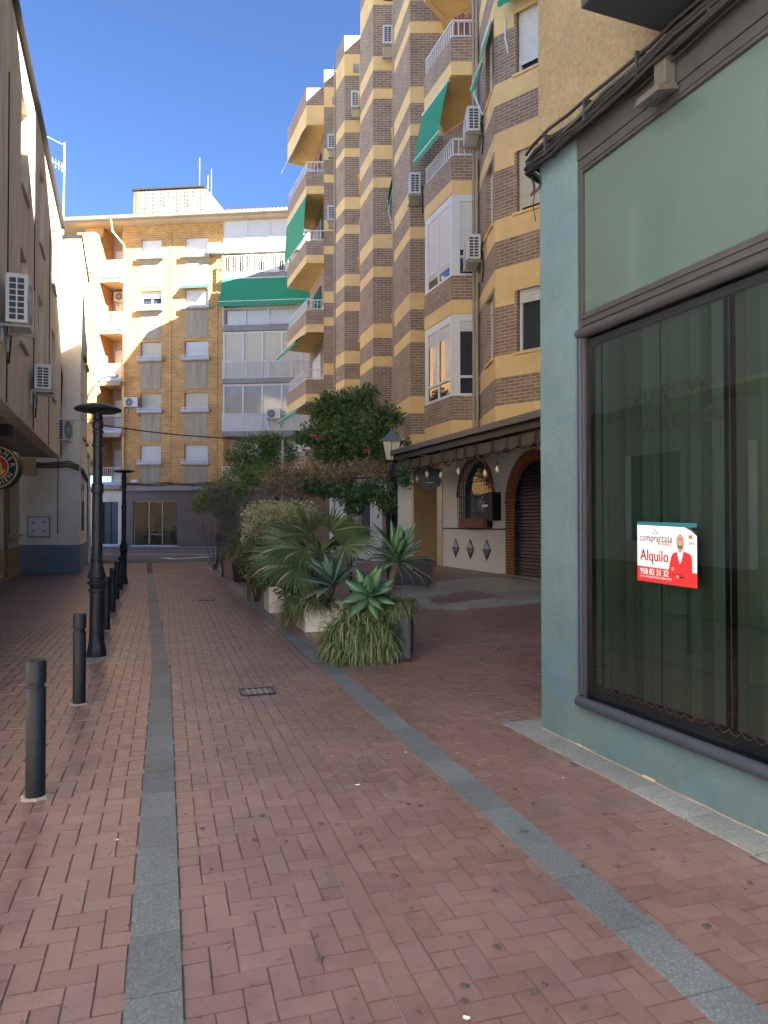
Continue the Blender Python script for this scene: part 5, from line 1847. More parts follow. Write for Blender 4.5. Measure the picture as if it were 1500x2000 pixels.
rim = MB()
n = 40
for i in range(n):
    a = 2 * math.pi * i / n
    for r_, y in ((rad, cy - 0.09), (rad, cy + 0.09), (rad - 0.02, cy + 0.10), (rad - 0.02, cy - 0.10)):
        rim.v.append((cx + r_ * math.cos(a), y, cz + r_ * math.sin(a)))
for i in range(n):
    j = (i + 1) % n
    for k in range(4):
        rim.f.append((4 * i + k, 4 * i + (k + 1) % 4, 4 * j + (k + 1) % 4, 4 * j + k))
rim.build('rim', 'signblack', RS)
disc(0.415, 0.452, cy - 0.095).build('yellow_ring', 'yellow', RS)
disc(0.262, 0.414, cy - 0.0945).build('lettered_ring', 'signblack', RS)
disc(0.24, 0.261, cy - 0.096).build('inner_ring', 'signwhite', RS)
disc(0.0, 0.24, cy - 0.0955).build('red_centre', 'signred', RS)
disc(0.0, 0.45, cy + 0.095).build('back', 'signblack', RS)
emb = [(-0.14, -0.16), (0.12, -0.18), (0.20, -0.08), (0.10, -0.02), (0.13, 0.06), (0.06, 0.12), (-0.03, 0.13), (-0.09, 0.06), (-0.07, -0.03), (-0.17, -0.08)]
MB().add([(cx + a, cy - 0.0985, cz + b) for a, b in emb], [tuple(range(len(emb)))]).build('emblem', 'yellow', RS)
for word, a0, a1, flip in (('PAULANER', 172, 8, False), ('MÜNCHEN', 212, 328, True)):
    lt = MB()
    for i, chh in enumerate(word):
        a = R(a0 + (a1 - a0) * i / (len(word) - 1))
        rr = 0.338
        if not flip:
            ex, ez = (math.sin(a), -math.cos(a)), (math.cos(a), math.sin(a))
        else:
            ex, ez = (-math.sin(a), math.cos(a)), (-math.cos(a), -math.sin(a))
        v_, f_ = text_mesh(chh, 0.15, lambda p, q, d: (cx + rr * math.cos(a) + p * ex[0] + q * ez[0], cy - 0.0975, cz + rr * math.sin(a) + p * ex[1] + q * ez[1]), align='CENTER')
        lt.add(v_, f_)
    lt.build('word', 'signwhite', RS)
MB().tube([(cx - 0.6, cy, cz + 0.2), (cx, cy, cz + 0.2)], 0.02, 6).build('bracket', 'black', RS)


# ================================================================== AIR CONDITIONERS
def ac_unit(label, loc, rz, w=0.84, h=0.6, d=0.32, bracket=True, pipe=True):
    """front faces local -y; back towards the wall at +y; loc is the bottom centre"""
    a = thing('air_conditioner', label, 'air conditioner', loc, 'wall mounted air conditioners', world=False)
    a.rotation_euler = (0, 0, rz)
    MB().box(-w / 2, w / 2, -d / 2, d / 2, 0.03, h).build('casing', 'ac', a, bevel=0.018)
    q = MB()
    cx_, r_ = -w * 0.12, h * 0.40
    n_ = 24
    for i in range(n_):
        t_ = 2 * math.pi * i / n_
        q.v += [(cx_ + r_ * math.cos(t_), -d / 2 - 0.003, h * 0.51 + r_ * math.sin(t_))]
    q.f.append(tuple(range(n_))[::-1])
    fan = q.build('fan_opening', 'acdark', a)
    q = MB()
    for k in range(1, 5):
        rr = r_ * k / 4.3
        q.tube([(cx_ + rr * math.cos(t_), -d / 2 - 0.012, h * 0.51 + rr * math.sin(t_)) for t_ in np.linspace(0, 2 * math.pi, 17)], 0.005, 4, cap=False)
    for k in range(6):
        t_ = math.pi * k / 6
        q.tube([(cx_ - r_ * math.cos(t_), -d / 2 - 0.012, h * 0.51 - r_ * math.sin(t_)), (cx_ + r_ * math.cos(t_), -d / 2 - 0.012, h * 0.51 + r_ * math.sin(t_))], 0.004, 4)
    q.build('fan_guard', 'ac', fan)
    for sx in (-1, 1):
        q = MB()
        for i in range(2):
            for j in range(7):
                y0 = -d * 0.36 + i * d * 0.36 + 0.01
                z0 = 0.08 + j * (h - 0.14) / 7
                xx = sx * (w / 2 + 0.0025)
                q.box(xx - 0.002, xx + 0.002, y0, y0 + d * 0.29, z0, z0 + (h - 0.14) / 7 - 0.02)
        q.build('side_grille', 'acdark', a)
    if bracket:
        q = MB()
        for sx in (-0.32, 0.32):
            q.box(sx - 0.02, sx + 0.02, -d / 2 - 0.03, d / 2 + 0.08, -0.015, 0.028)
            q.box(sx - 0.02, sx + 0.02, d / 2 + 0.04, d / 2 + 0.078, -0.30, -0.016)
        q.box(-0.44, 0.44, d / 2 + 0.035, d / 2 + 0.07, -0.06, -0.02)
        q.build('bracket', 'steel', a)
    if pipe:
        MB().tube([(w / 2 - 0.05, d / 2, 0.25), (w / 2 + 0.06, d / 2 + 0.03, 0.15), (w / 2 + 0.05, d / 2 + 0.05, -0.2), (w / 2 - 0.1, d / 2 + 0.05, -0.5)], 0.018, 6).build('pipe', 'cable', a, smooth=True)
    return a


# left wall: fronts face the street
al = math.atan2(L1f.n.x, -L1f.n.y)
for z_, hh, w_, h_, lab in ((12.15, 4.95, 0.9, 0.85, 'large grey air conditioner at the left edge of the picture'),
                            (15.9, 4.55, 0.84, 0.58, 'grey air conditioner on the overhanging plaster wall, second from the left')):
    p = L1f.P(l1t(z_), 0.27, hh)
    ac_unit(lab, p, al, w_, h_, 0.34)
ac_unit('white air conditioner on the pale end wall above the cable run', fr3.P(1.62, 0.26, 4.25), math.pi / 2, 0.7, 0.75, 0.34)
lf = -math.pi / 2
for x, y, zz, lab in ((0.12, 23.05, 16.95, 'topmost air conditioner on the striped apartment block'), (-1.06, 26.7, 17.05, 'air conditioner on the second step of the striped block below its roof'),
                      (-2.12, 29.1, 16.75, 'upper air conditioner beside the end balconies of the striped block'), (-2.12, 29.1, 13.85, 'lower air conditioner beside the end balconies of the striped block'),
                      (0.86, 20.1, 10.75, 'air conditioner left of the open balcony with the green awning'), (2.12, 17.2, 10.9, 'air conditioner right of the open balcony with the green awning'),
                      (2.12, 17.2, 7.85, 'air conditioner beside the glazed white bay window')):
    ac_unit(lab, (x, y, zz), lf, 0.84, 0.62, 0.32)
fa = math.atan2(F.n.x, -F.n.y)
for px, py, o_, lab in ((424, 496, 0.24, 'air conditioner beside the top floor window of the brick building'), (221, 578, -0.95, 'air conditioner inside a balcony of the brick building'),
                        (262, 797, 0.24, 'air conditioner below the shadow line on the brick building'), (541, 822, 0.70, 'air conditioner hung on the glazed balcony railing')):
    ac_unit(lab, F.P(fx(px), o_, fh(py, px)), fa, 0.8, 0.56, 0.3)


# ================================================================== AWNINGS
def awning(label, p_top0, p_top1, p_bot0, p_bot1, val=0.18, n=14, sag=0.03, arms=True):
    a = thing('green_awning', label, 'awning', tuple((Vector(p_bot0) + Vector(p_bot1)) / 2), 'green canvas awnings')
    T0, T1, B0, B1 = map(Vector, (p_top0, p_top1, p_bot0, p_bot1))
    nrm = (T1 - T0).cross(B0 - T0).normalized()
    q = MB()
    m = 6
    for j in range(m + 1):
        for i in range(n + 1):
            s, t_ = i / n, j / m
            p = (T0.lerp(T1, s)).lerp(B0.lerp(B1, s), t_) + nrm * (sag * math.sin(math.pi * t_) * (1 + 0.3 * math.sin(s * 19))) * 0.6
            q.v.append(tuple(p))
    for j in range(m):
        for i in range(n):
            k = j * (n + 1) + i
            q.f.append((k, k + 1, k + n + 2, k + n + 1))
    q.build('canvas', 'green', a, smooth=True)
    if val > 0:
        q = MB()
        nn = n * 2
        for i in range(nn + 1):
            s = i / nn
            p = B0.lerp(B1, s)
            q.v += [tuple(p + Vector((0, 0, -0.012))), (p.x, p.y, p.z - val * (0.82 + 0.18 * abs(math.sin(s * n * math.pi / 1.6))))]
        for i in range(nn):
            q.f.append((2 * i, 2 * i + 2, 2 * i + 3, 2 * i + 1))
        q.build('valance', 'green', a)
    MB().tube([B0, B1], 0.022, 8).build('front_bar', 'white', a)
    MB().tube([T0, T1], 0.035, 8).build('roller', 'white', a)
    return a


def zk(k):
    return 3.86 + PER * k


awning('green awning lowered over the open balcony of the near bay', (1.62, 17.8, zk(2) + 2.92), (1.05, 19.35, zk(2) + 2.92), (1.36, 17.65, zk(2) + 1.55), (0.80, 19.15, zk(2) + 1.55), 0.16)
awning('green awning lowered over the end balcony below the top one', (-3.36, 30.7, zk(4) - 0.02), (-4.62, 33.9, zk(4) - 0.02), (-3.46, 30.6, zk(3) + 1.05), (-4.74, 33.85, zk(3) + 1.05), 0.0)
awning('rolled out green awning edge over the top end balcony', (-3.36, 30.7, zk(5) - 0.02), (-4.62, 33.9, zk(5) - 0.02), (-3.62, 30.6, zk(5) - 0.55), (-4.9, 33.85, zk(5) - 0.55), 0.0)
awning('short green awning under the end balcony of the third floor', (-3.36, 30.75, zk(2) - 0.03), (-4.62, 33.9, zk(2) - 0.03), (-3.80, 30.5, zk(2) - 0.40), (-5.05, 33.7, zk(2) - 0.40), 0.16)
awning('short green awning under the lowest end balcony above the tree', (-3.36, 30.75, zk(1) - 0.03), (-4.62, 33.9, zk(1) - 0.03), (-3.75, 30.5, zk(1) - 0.40), (-5.0, 33.7, zk(1) - 0.40), 0.16)
awning('wide green awning with scalloped edge on the brick building', F.P(fx(440), 0.46, FLV[4] - 0.30), F.P(15.2, 0.46, FLV[4] - 0.30), F.P(fx(440), 1.0, FLV[3] + 1.2), F.P(15.2, 1.0, FLV[3] + 1.2), 0.28, 30)
awning('small scalloped green awning over one window of the brick building', F.P(colC[0] - 0.15, 0.05, WIN[3] + 1.36), F.P(colC[1] + 0.15, 0.05, WIN[3] + 1.36), F.P(colC[0] - 0.15, 0.35, WIN[3] + 1.2), F.P(colC[1] + 0.15, 0.35, WIN[3] + 1.2), 0.14, 10)
# folded awnings seen edge-on near the canted wall
awning('folded green awning with white arms by the canted wall', (2.30, 16.6, zk(2) + 2.95), (2.38, 15.7, zk(2) + 2.95), (2.02, 16.55, zk(2) + 1.9), (2.1, 15.6, zk(2) + 1.9), 0.2)
awning('green awning over the highest window in view beside the tan wall', S1_.P(0.4, 0.05, zk(2) + 3.1), S1_.P(1.9, 0.05, zk(2) + 3.1), S1_.P(0.4, 0.5, zk(2) + 2.85), S1_.P(1.9, 0.5, zk(2) + 2.85), 0.18)
awning('small folded awning with white arms between two brick steps', (0.30, 22.5, zk(2) + 2.9), (0.36, 23.4, zk(2) + 2.9), (0.12, 22.45, zk(2) + 2.0), (0.18, 23.35, zk(2) + 2.0), 0.12)
# arms
for i, (a, b, c) in enumerate((((2.28, 16.5, zk(2) + 2.5), (2.05, 16.2, zk(2) + 1.6), (2.2, 15.9, zk(2) + 0.95)), ((0.30, 22.6, zk(2) + 2.6), (0.14, 22.6, zk(2) + 1.7), (0.28, 22.9, zk(2) + 1.2)), (S1_.P(0.35, 0.1, zk(2) + 2.7), S1_.P(0.40, 0.2, zk(2) + 2.2), S1_.P(0.42, 0.12, zk(2) + 1.9)))):
    tag(MB().tube([a, b, c], 0.02, 6).build('awning_arm', 'white', smooth=False), ('white folding awning arm beside the canted brick wall', 'white folding awning arm between two brick steps', 'white folding awning arm below the top window')[i], 'awning arm', 'folding awning arms')
# terracotta screen on the top open balcony
sc_ = thing('balcony_screen', 'red brown slatted screen on the open balcony at the top of the picture', 'screen', (2.0, 17.9, zk(3) + 0.3))
for i in range(6):
    x0 = 1.78 + i * 0.09
    MB().box(x0, x0 + 0.075, 17.93, 17.96, zk(3) + 0.25, zk(3) + 1.62 + 0.05 * (i % 3)).build('slat', 'terracotta', sc_)


# ================================================================== STREET FURNITURE
def bollard_proto():
    b = thing('bollard', '', 'bollard', (0, 0, 0), 'black bollards along the left granite strip', world=False)
    MB().lathe([(0.052, 0.0), (0.056, 0.004), (0.056, 0.655), (0.053, 0.660)], 28).build('post', 'bollard', b, smooth=True)
    MB().lathe([(0.046, 0.66), (0.046, 0.685)], 28).build('neck', 'bollard', b, smooth=True)
    MB().lathe([(0.053, 0.685), (0.057, 0.689), (0.057, 0.815), (0.053, 0.824), (0.03, 0.828), (0.0001, 0.829)], 28).build('cap', 'bollard', b, smooth=True)
    q = MB()
    n = 18
    ring = [(0.088 * (1 + 0.14 * math.sin(i * 2.3)) * math.cos(2 * math.pi * i / n), 0.088 * (1 + 0.14 * math.sin(i * 1.7)) * math.sin(2 * math.pi * i / n)) for i in range(n)]
    q.v = [(x, y, -0.01) for x, y in ring] + [(x * 0.8, y * 0.8, 0.010) for x, y in ring]
    q.f = [tuple(range(n, 2 * n))] + [(i, (i + 1) % n, n + (i + 1) % n, n + i) for i in range(n)]
    q.build('mortar_collar', 'concrete', b)
    return b


BO = [(73, 1553, 'nearest black bollard at the lower left edge'), (157, 1373, 'second black bollard, just in front of the near lamp post'), (209, 1230, 'third black bollard, first one behind the near lamp post'),
      (221, 1196, 'fourth black bollard in the row behind the near lamp post'), (229, 1170, 'fifth black bollard in the row, second from the far lamp post'), (236, 1152, 'last black bollard, right beside the far lamp post')]
bp = bollard_proto()
for i, (px, py, lab) in enumerate(BO):
    z = 1.65 * 1400 / (py - 1022)
    x = (px - 750) / 1400 * z
    if i == 0:
        bp.location = (x, z, gz(x, z))
        bp['label'] = lab
    else:
        copy_tree(bp, (x, z, gz(x, z)), random.uniform(0, 6), lab)


def lamp_proto():
    l = thing('street_lamp', '', 'street lamp', (0, 0, 0), 'cast iron lamp posts with mushroom heads', world=False)
    MB().lathe([(0.125, 0.0), (0.125, 0.07), (0.118, 0.075), (0.105, 0.16), (0.093, 0.19)], 8).build('base', 'iron', l, bevel=0.006)
    MB().lathe([(0.093, 0.19), (0.088, 0.25), (0.083, 0.62), (0.083, 0.80), (0.10, 0.81), (0.10, 0.835), (0.078, 0.85), (0.09, 0.88), (0.105, 0.90), (0.105, 0.93), (0.085, 0.945), (0.085, 0.965), (0.112, 0.985), (0.112, 1.0),
                (0.096, 1.03), (0.075, 1.11), (0.062, 1.18), (0.075, 1.185), (0.075, 1.20), (0.062, 1.21), (0.06, 1.24), (0.072, 1.245), (0.072, 1.26), (0.062, 1.27)], 24).build('pedestal', 'iron', l, smooth=True)
    MB().lathe([(0.062, 1.27), (0.063, 1.8), (0.06, 2.02), (0.073, 2.03), (0.075, 2.06), (0.068, 2.09), (0.073, 2.12), (0.07, 2.14), (0.056, 2.15), (0.055, 2.60), (0.07, 2.605), (0.07, 2.635), (0.056, 2.64), (0.055, 2.77),
                (0.068, 2.775), (0.068, 2.80), (0.05, 2.81), (0.066, 2.85), (0.07, 2.88), (0.062, 2.92), (0.05, 2.94), (0.06, 2.95), (0.05, 3.0), (0.05, 3.06)], 24).build('shaft', 'iron', l, smooth=True)
    rb = MB()
    for i in range(14):
        a = 2 * math.pi * i / 14
        rb.lathe([(0.001, -0.016), (0.012, -0.008), (0.012, 0.008), (0.001, 0.016)], 6, (0.105 * math.cos(a), 0.105 * math.sin(a), 0.915))
    rb.build('beading', 'iron', l)
    MB().lathe([(0.05, 3.03), (0.20, 3.035), (0.272, 3.055), (0.282, 3.07), (0.27, 3.082), (0.20, 3.115), (0.10, 3.14), (0.03, 3.15), (0.0001, 3.152)], 36).build('head', 'iron', l, smooth=True)
    q = MB()
    for i in range(7):
        x = -0.10 + i * 0.022
        q.box(x, x + 0.010, -0.02, 0.03, 3.13, 3.155)
    q.build('vent_ribs', 'black', l)
    return l


lp = lamp_proto()
z = 1.65 * 1400 / (1281 - 1022)
lp.location = ((190 - 750) / 1400 * z, z, 0)
lp['label'] = 'near black cast iron lamp post with a flat mushroom head'
z = 19.6
x = (242 - 750) / 1400 * z
copy_tree(lp, (x, z, gz(x, z)), 0.6, 'far black cast iron lamp post at the end of the bollard row')
z0 = 1.65 * 1400 / (1297 - 1022)
# concrete patch at the lamp foot
struct(MB().box(-3.72, -3.36, 8.47, 8.95, -0.02, 0.004).build('footing_patch', 'concrete'))

# drain grates
for px, py, lab in ((515, 1348, 'near cast iron drain grate in the brick channel'), (392, 1172, 'far cast iron drain grate in the brick channel')):
    z = 1.65 * 1400 / (py - 1022)
    u, v = uv_of((px - 750) / 1400 * z, z)
    u = round(u / 0.1) * 0.1
    gx, gy = xy_of(u, 0)
    d = thing('drain_grate', lab, 'drain grate', (gx, gy, 0), world=False)
    d.rotation_euler = (0, 0, TH)
    MB().box(-0.16, 0.16, -0.14, 0.14, -0.02, 0.0035).build('well', 'signblack', d)
    q = MB()
    for a, b, c, e in ((-0.17, 0.17, -0.15, -0.125), (-0.17, 0.17, 0.125, 0.15), (-0.17, -0.145, -0.125, 0.125), (0.145, 0.17, -0.125, 0.125)):
        q.box(a, b, c, e, -0.02, 0.009)
    q.build('frame', 'iron', d)
    q = MB()
    for yy in (-0.05, 0.035):
        q.box(-0.145, 0.145, yy, yy + 0.018, -0.005, 0.008)
    for i in range(4):
        xx = -0.145 + 0.29 * (i + 1) / 5 - 0.009
        q.box(xx, xx + 0.018, -0.125, 0.125, -0.005, 0.0075)
    q.build('bars', 'steel', d)

# manhole lids near the end of the lane
for x, y in ((-6.9, 24.2), (-5.9, 25.2)):
    struct(MB().box(x - 0.3, x + 0.3, y - 0.25, y + 0.25, -0.02, gz(x, y) + 0.006).build('manhole_lid', 'steel'))

# gum spots and paper scraps
gm = MB()
n = 12
gm.v = [(0.016 * (1 + 0.25 * math.sin(i * 2.1)) * math.cos(2 * math.pi * i / n), 0.012 * (1 + 0.2 * math.cos(i * 1.3)) * math.sin(2 * math.pi * i / n), 0.0) for i in range(n)]
gm.v += [(x * 0.8, y * 0.8, 0.0045) for x, y, _ in gm.v]
gm.f = [tuple(range(n, 2 * n))] + [(i, (i + 1) % n, n + (i + 1) % n, n + i) for i in range(n)]
spots = [(626, 1866, 1.4), (968, 1843, 1.2), (1375, 1803, 1.5), (514, 1590, 1.1), (627, 1605, 1.2), (797, 1568, 1.2), (820, 1572, 1.0), (905, 1918, 1.2), (1040, 1930, 1.0), (1022, 1623, 1.6), (704, 1649, 0.8), (500, 1637, 0.9), (1460, 1720, 1.0),
         (1195, 1588, 1.1), (1060, 1915, 0.9), (822, 1571, 0.7), (398, 1615, 1.1), (490, 1592, 0.8), (560, 1640, 0.8), (905, 1946, 1.0), (965, 1735, 1.0), (770, 1706, 1.2), (782, 1564, 0.7), (1270, 1655, 0.8), (415, 1693, 0.7), (1135, 1690, 1.0)]
pm = None
for i, (px, py, s) in enumerate(spots):
    z = 1.65 * 1400 / (py - 1022)
    x = (px - 750) / 1400 * z
    if pm is None:
        o = gm.build('gum_spot', 'gum')
        pm = o
    else:
        o = bpy.data.objects.new('gum_spot', pm.data)
        COL.objects.link(o)
    o.location = (x, z, gz(x, z) + 0.0022 + (0.005 if abs(uv_of(x, z)[1] - 0.96) < 0.11 else 0))
    o.scale = (s, s, 1)
    o.rotation_euler = (0, 0, random.uniform(0, 6))
    tag(o, 'dark flattened chewing gum spot on the red brick paving', 'gum spot', 'gum spots on the paving')
sm = None
for px, py, s in ((910, 1979, 1.0), (233, 1637, 0.7), (698, 1531, 1.3), (792, 1468, 0.9), (672, 1283, 0.8), (1098, 1517, 0.7), (892, 1470, 0.6)):
    z = 1.65 * 1400 / (py - 1022)
    x = (px - 750) / 1400 * z
    if sm is None:
        q = MB()
        q.v = [(-0.011, -0.008, 0.0), (0.012, -0.010, 0.001), (0.013, 0.009, 0.004), (0.0, 0.012, 0.001), (-0.012, 0.007, 0.003), (0, 0, 0.005)]
        q.f = [(0, 1, 5), (1, 2, 5), (2, 3, 5), (3, 4, 5), (4, 0, 5)]
        o = q.build('paper_scrap', 'litter')
        sm = o
    else:
        o = bpy.data.objects.new('paper_scrap', sm.data)
        COL.objects.link(o)
    o.location = (x, z, gz(x, z) + 0.0035)
    o.scale = (s, s, s)
    o.rotation_euler = (0, 0, random.uniform(0, 6))
    tag(o, 'tiny white paper scrap lying on the brick paving', 'litter', 'white scraps on the paving')

# antennas
AN = thing('roof_antenna', 'tall aluminium television antenna mast above the left roofline', 'antenna', (-11.6, 25.6, 11.0))
ax, ay = -11.55, 25.6
MB().tube([(ax, ay, 10.9), (ax + 0.05, ay, 15.35)], 0.03, 8).build('mast', 'antenna', AN)
q = MB().tube([(ax + 0.05, ay, 15.25), (ax - 0.95, ay - 0.5, 15.6)], 0.014, 6)
for i in range(9):
    f = 0.12 + i * 0.1
    q.tube([(ax + 0.05 - f, ay - 0.5 * f - 0.06, 15.25 + 0.35 * f), (ax + 0.05 - f, ay - 0.5 * f + 0.06, 15.25 + 0.35 * f)], 0.006, 4)
q.build('boom', 'antenna', AN)
q = MB().tube([(ax + 0.1, ay, 14.4), (ax - 0.65, ay - 0.2, 14.75)], 0.012, 6)
for i in range(7):
    f = i / 6
    q.tube([(ax - 0.05 - 0.58 * f, ay - 0.2 * f, 14.3 + 0.3 * f), (ax - 0.05 - 0.58 * f, ay - 0.2 * f, 14.62 + 0.3 * f)], 0.007, 4)
q.build('yagi', 'antenna', AN)
A2 = thing('roof_antenna', 'cluster of thin aerials on the roof house of the brick building', 'antenna', F.P(fx(358), -3.0, EAVE + 3.1))
q = MB()
for px, h_ in ((345, 2.2), (370, 1.5), (363, 1.1)):
    q.tube([F.P(fx(px) + 0.2, -3.0, EAVE + 2.9), F.P(fx(px) + 0.2, -3.0, EAVE + 3.1 + h_)], 0.025, 6)
q.build('masts', 'steel', A2)
q = MB()
for i in range(6):
    q.tube([F.P(fx(346) + 0.05 + i * 0.07, -3.0, EAVE + 5.1 - i * 0.06), F.P(fx(346) - 0.08 + i * 0.07, -3.0, EAVE + 4.8 - i * 0.06)], 0.015, 4)
q.tube([F.P(fx(343), -3.0, EAVE + 5.05), F.P(fx(358), -3.0, EAVE + 4.65)], 0.015, 4)
q.build('elements', 'black', A2)

# street light arm on the brick building, small box on its wall
SL = thing('wall_street_light', 'thin grey street light arm on the corner of the brick wing', 'street light', F.P(fx(199), 1.0, fh(752)))
MB().tube([F.P(fx(199), 0.9, fh(756)), F.P(fx(215), 1.4, fh(751)), F.P(fx(240), 1.9, fh(746))], 0.04, 6).build('arm', 'steel', SL)
MB().fbox(F, fx(238), fx(262), 1.85, 2.1, fh(748), fh(743)).build('head', 'steel', SL, bevel=0.02)
tag(MB().fbox(F, fx(262), fx(274), 0.02, 0.3, fh(943), fh(937)).build('junction_box', 'ac', bevel=0.01), 'white junction box on the cornice of the brick building', 'box')
CF = thing('facade_cables', 'dark cables strung along the cornice of the brick building', 'cables', F.P(fx(330), 0.1, 3.75))
for i in range(3):
    path = [F.P(fx(246) + q_ * 0.5, 0.06 + 0.04 * i, 3.78 + 0.05 * i + 0.05 * math.sin(q_ * 1.3 + i)) for q_ in range(14)]
    MB().tube(path, 0.018, 5).build('cable', 'cable', CF)
# cable crossing the street
q = []
pa, pb = Vector((-13.2, 32.0, 6.15)), Vector((-4.5, 33.5, 5.6))
for i in range(21):
    s = i / 20
    p = pa.lerp(pb, s)
    q.append((p.x, p.y, p.z - 0.9 * s * (1 - s)))
tag(MB().tube(q, 0.028, 6).build('overhead_cable', 'cable'), 'dark cable sagging across the street end in front of the brick building', 'cable')
tag(MB().tube([(-11.0, 23.1, 4.7), (-9.2, 20.6, 4.6), (-7.15, 19.6, 4.55)], 0.01, 5).build('guy_wire', 'steel'), 'thin wire running from the white end wall to the right', 'wire')
tag(MB().tube([(-2.9, 20.2, 0.0), (-2.86, 20.2, 4.0)], 0.03, 8).build('thin_pole', 'antenna'), 'thin white metal pole rising among the shrubs', 'pole')


# ================================================================== PLANTERS AND PLANTS
def leaf_blade(L_, W_, curve, mat, name='leaf', n=7, cup=0.25, tipw=0.0):
    """thick pointed blade along +y, curving in z"""
    v, f = [], []
    for i in range(n + 1):
        s = i / n
        w = W_ * (0.35 + 2.4 * s * (1 - s) ** 0.8 * 1.05) * (1 - s ** 5) * 0.75
        if s > 0.99:
            w = 0.001
        y = L_ * s * (1 - 0.12 * abs(curve) * s)
        z = curve * L_ * s * s
        th = 0.012 * (1 - s) + 0.002
        v += [(-w, y, z + cup * w), (0, y, z), (w, y, z + cup * w), (0, y, z - th)]
    for i in range(n):
        a = 4 * i
        b = a + 4
        f += [(a, a + 1, b + 1, b), (a + 1, a + 2, b + 2, b + 1), (a, b, b + 3, a + 3), (a + 3, b + 3, b + 2, a + 2)]
    me = bpy.data.meshes.new(name)
    me.from_pydata(v, [], f)
    me.polygons.foreach_set('use_smooth', [True] * len(me.polygons))
    me.materials.append(M[mat])
    return me


def agave(label, loc, axis, L_, W_, n, mat, stem=None, el0=8, el1=82):
    a = thing('agave', label, 'plant', loc, 'soft agave rosettes', world=False)
    ms = [leaf_blade(L_ * s, W_, c, mat) for s, c in ((1.0, -0.10), (0.9, -0.22), (0.75, 0.05))]
    ax_ = Vector(axis).normalized()
    q = ax_.to_track_quat('Z', 'Y').to_matrix()
    for i in range(n):
        f = i / (n - 1)
        az = i * 2.39996 + random.uniform(-.15, .15)
        el = R(el0 + (el1 - el0) * f ** 1.1 + random.uniform(-6, 6))
        m = ms[1] if f < 0.3 else (ms[0] if f < 0.8 else ms[2])
        o = bpy.data.objects.new('leaf', m)
        COL.objects.link(o)
        o.parent = a
        rot = q @ Matrix.Rotation(az, 3, 'Z') @ Matrix.Rotation(el, 3, 'X')
        d = rot @ Vector((0, 1, 0))
        o.matrix_local = Matrix.Translation(ax_ * 0.05 * f + d * 0.02) @ rot.to_4x4() @ Matrix.Scale(random.uniform(0.85, 1.08), 4)
    if stem:
        p0 = Vector(stem) - Vector(loc)
        MB().tube([p0, p0 * 0.55 + Vector((0, 0, -0.02)), Vector((0, 0, 0))], 0.055, 8, 0.045).build('stem', 'bark', a, smooth=True)
    return a


def blades(name, c, rx, ry, h, n, L_, W_, mat, parent, droop=1.0, seed_top=0.0):
    """arching strap leaves from a bed, falling outwards"""
    vs_ = []
    segs = 5
    quads = []
    for i in range(n):
        a = random.uniform(0, 2 * math.pi)
        r = math.sqrt(random.random())
        bx, by = c[0] + rx * r * math.cos(a), c[1] + ry * r * math.sin(a)
        bz = c[2] + h * random.uniform(0.0, 1.0) * (1 - 0.4 * r)
        da = a + random.gauss(0, 1.1)
        dirx, diry = math.cos(da), math.sin(da)
        l = L_ * random.uniform(0.6, 1.2)
        w = W_ * random.uniform(0.7, 1.2)
        up0 = random.uniform(-0.2, 1.3)
        dr_k = random.uniform(0.4, 1.5)
        p = Vector((bx, by, bz))
        d = Vector((dirx, diry, up0)).normalized()
        sd = Vector((-diry, dirx, random.uniform(-.3, .3))).normalized()
        prev = None
        for s in range(segs + 1):
            ww = w * (1 - (s / segs) ** 2) + 0.0008
            A, B = p - sd * ww, p + sd * ww
            if prev:
                quads.append((prev[0], prev[1], B, A))
            prev = (A, B)
            p = p + d * (l / segs)
            d = (d + Vector((random.gauss(0, 0.12), random.gauss(0, 0.12), -0.42 * droop * dr_k))).normalized()
    # join each blade's segments so they share one island
    me_v, me_f = [], []
    for i in range(n):
        base = len(me_v)
        for s in range(segs):
            A, B, C_q, D_q = quads[i * segs + s]
            if s == 0:
                me_v += [tuple(A), tuple(B)]
            me_v += [tuple(D_q), tuple(C_q)]
            k = base + 2 * s
            me_f.append((k, k + 1, k + 3, k + 2))
    me = bpy.data.meshes.new(name)
    me.from_pydata(me_v, [], me_f)
    return link(name, me, mat, parent)


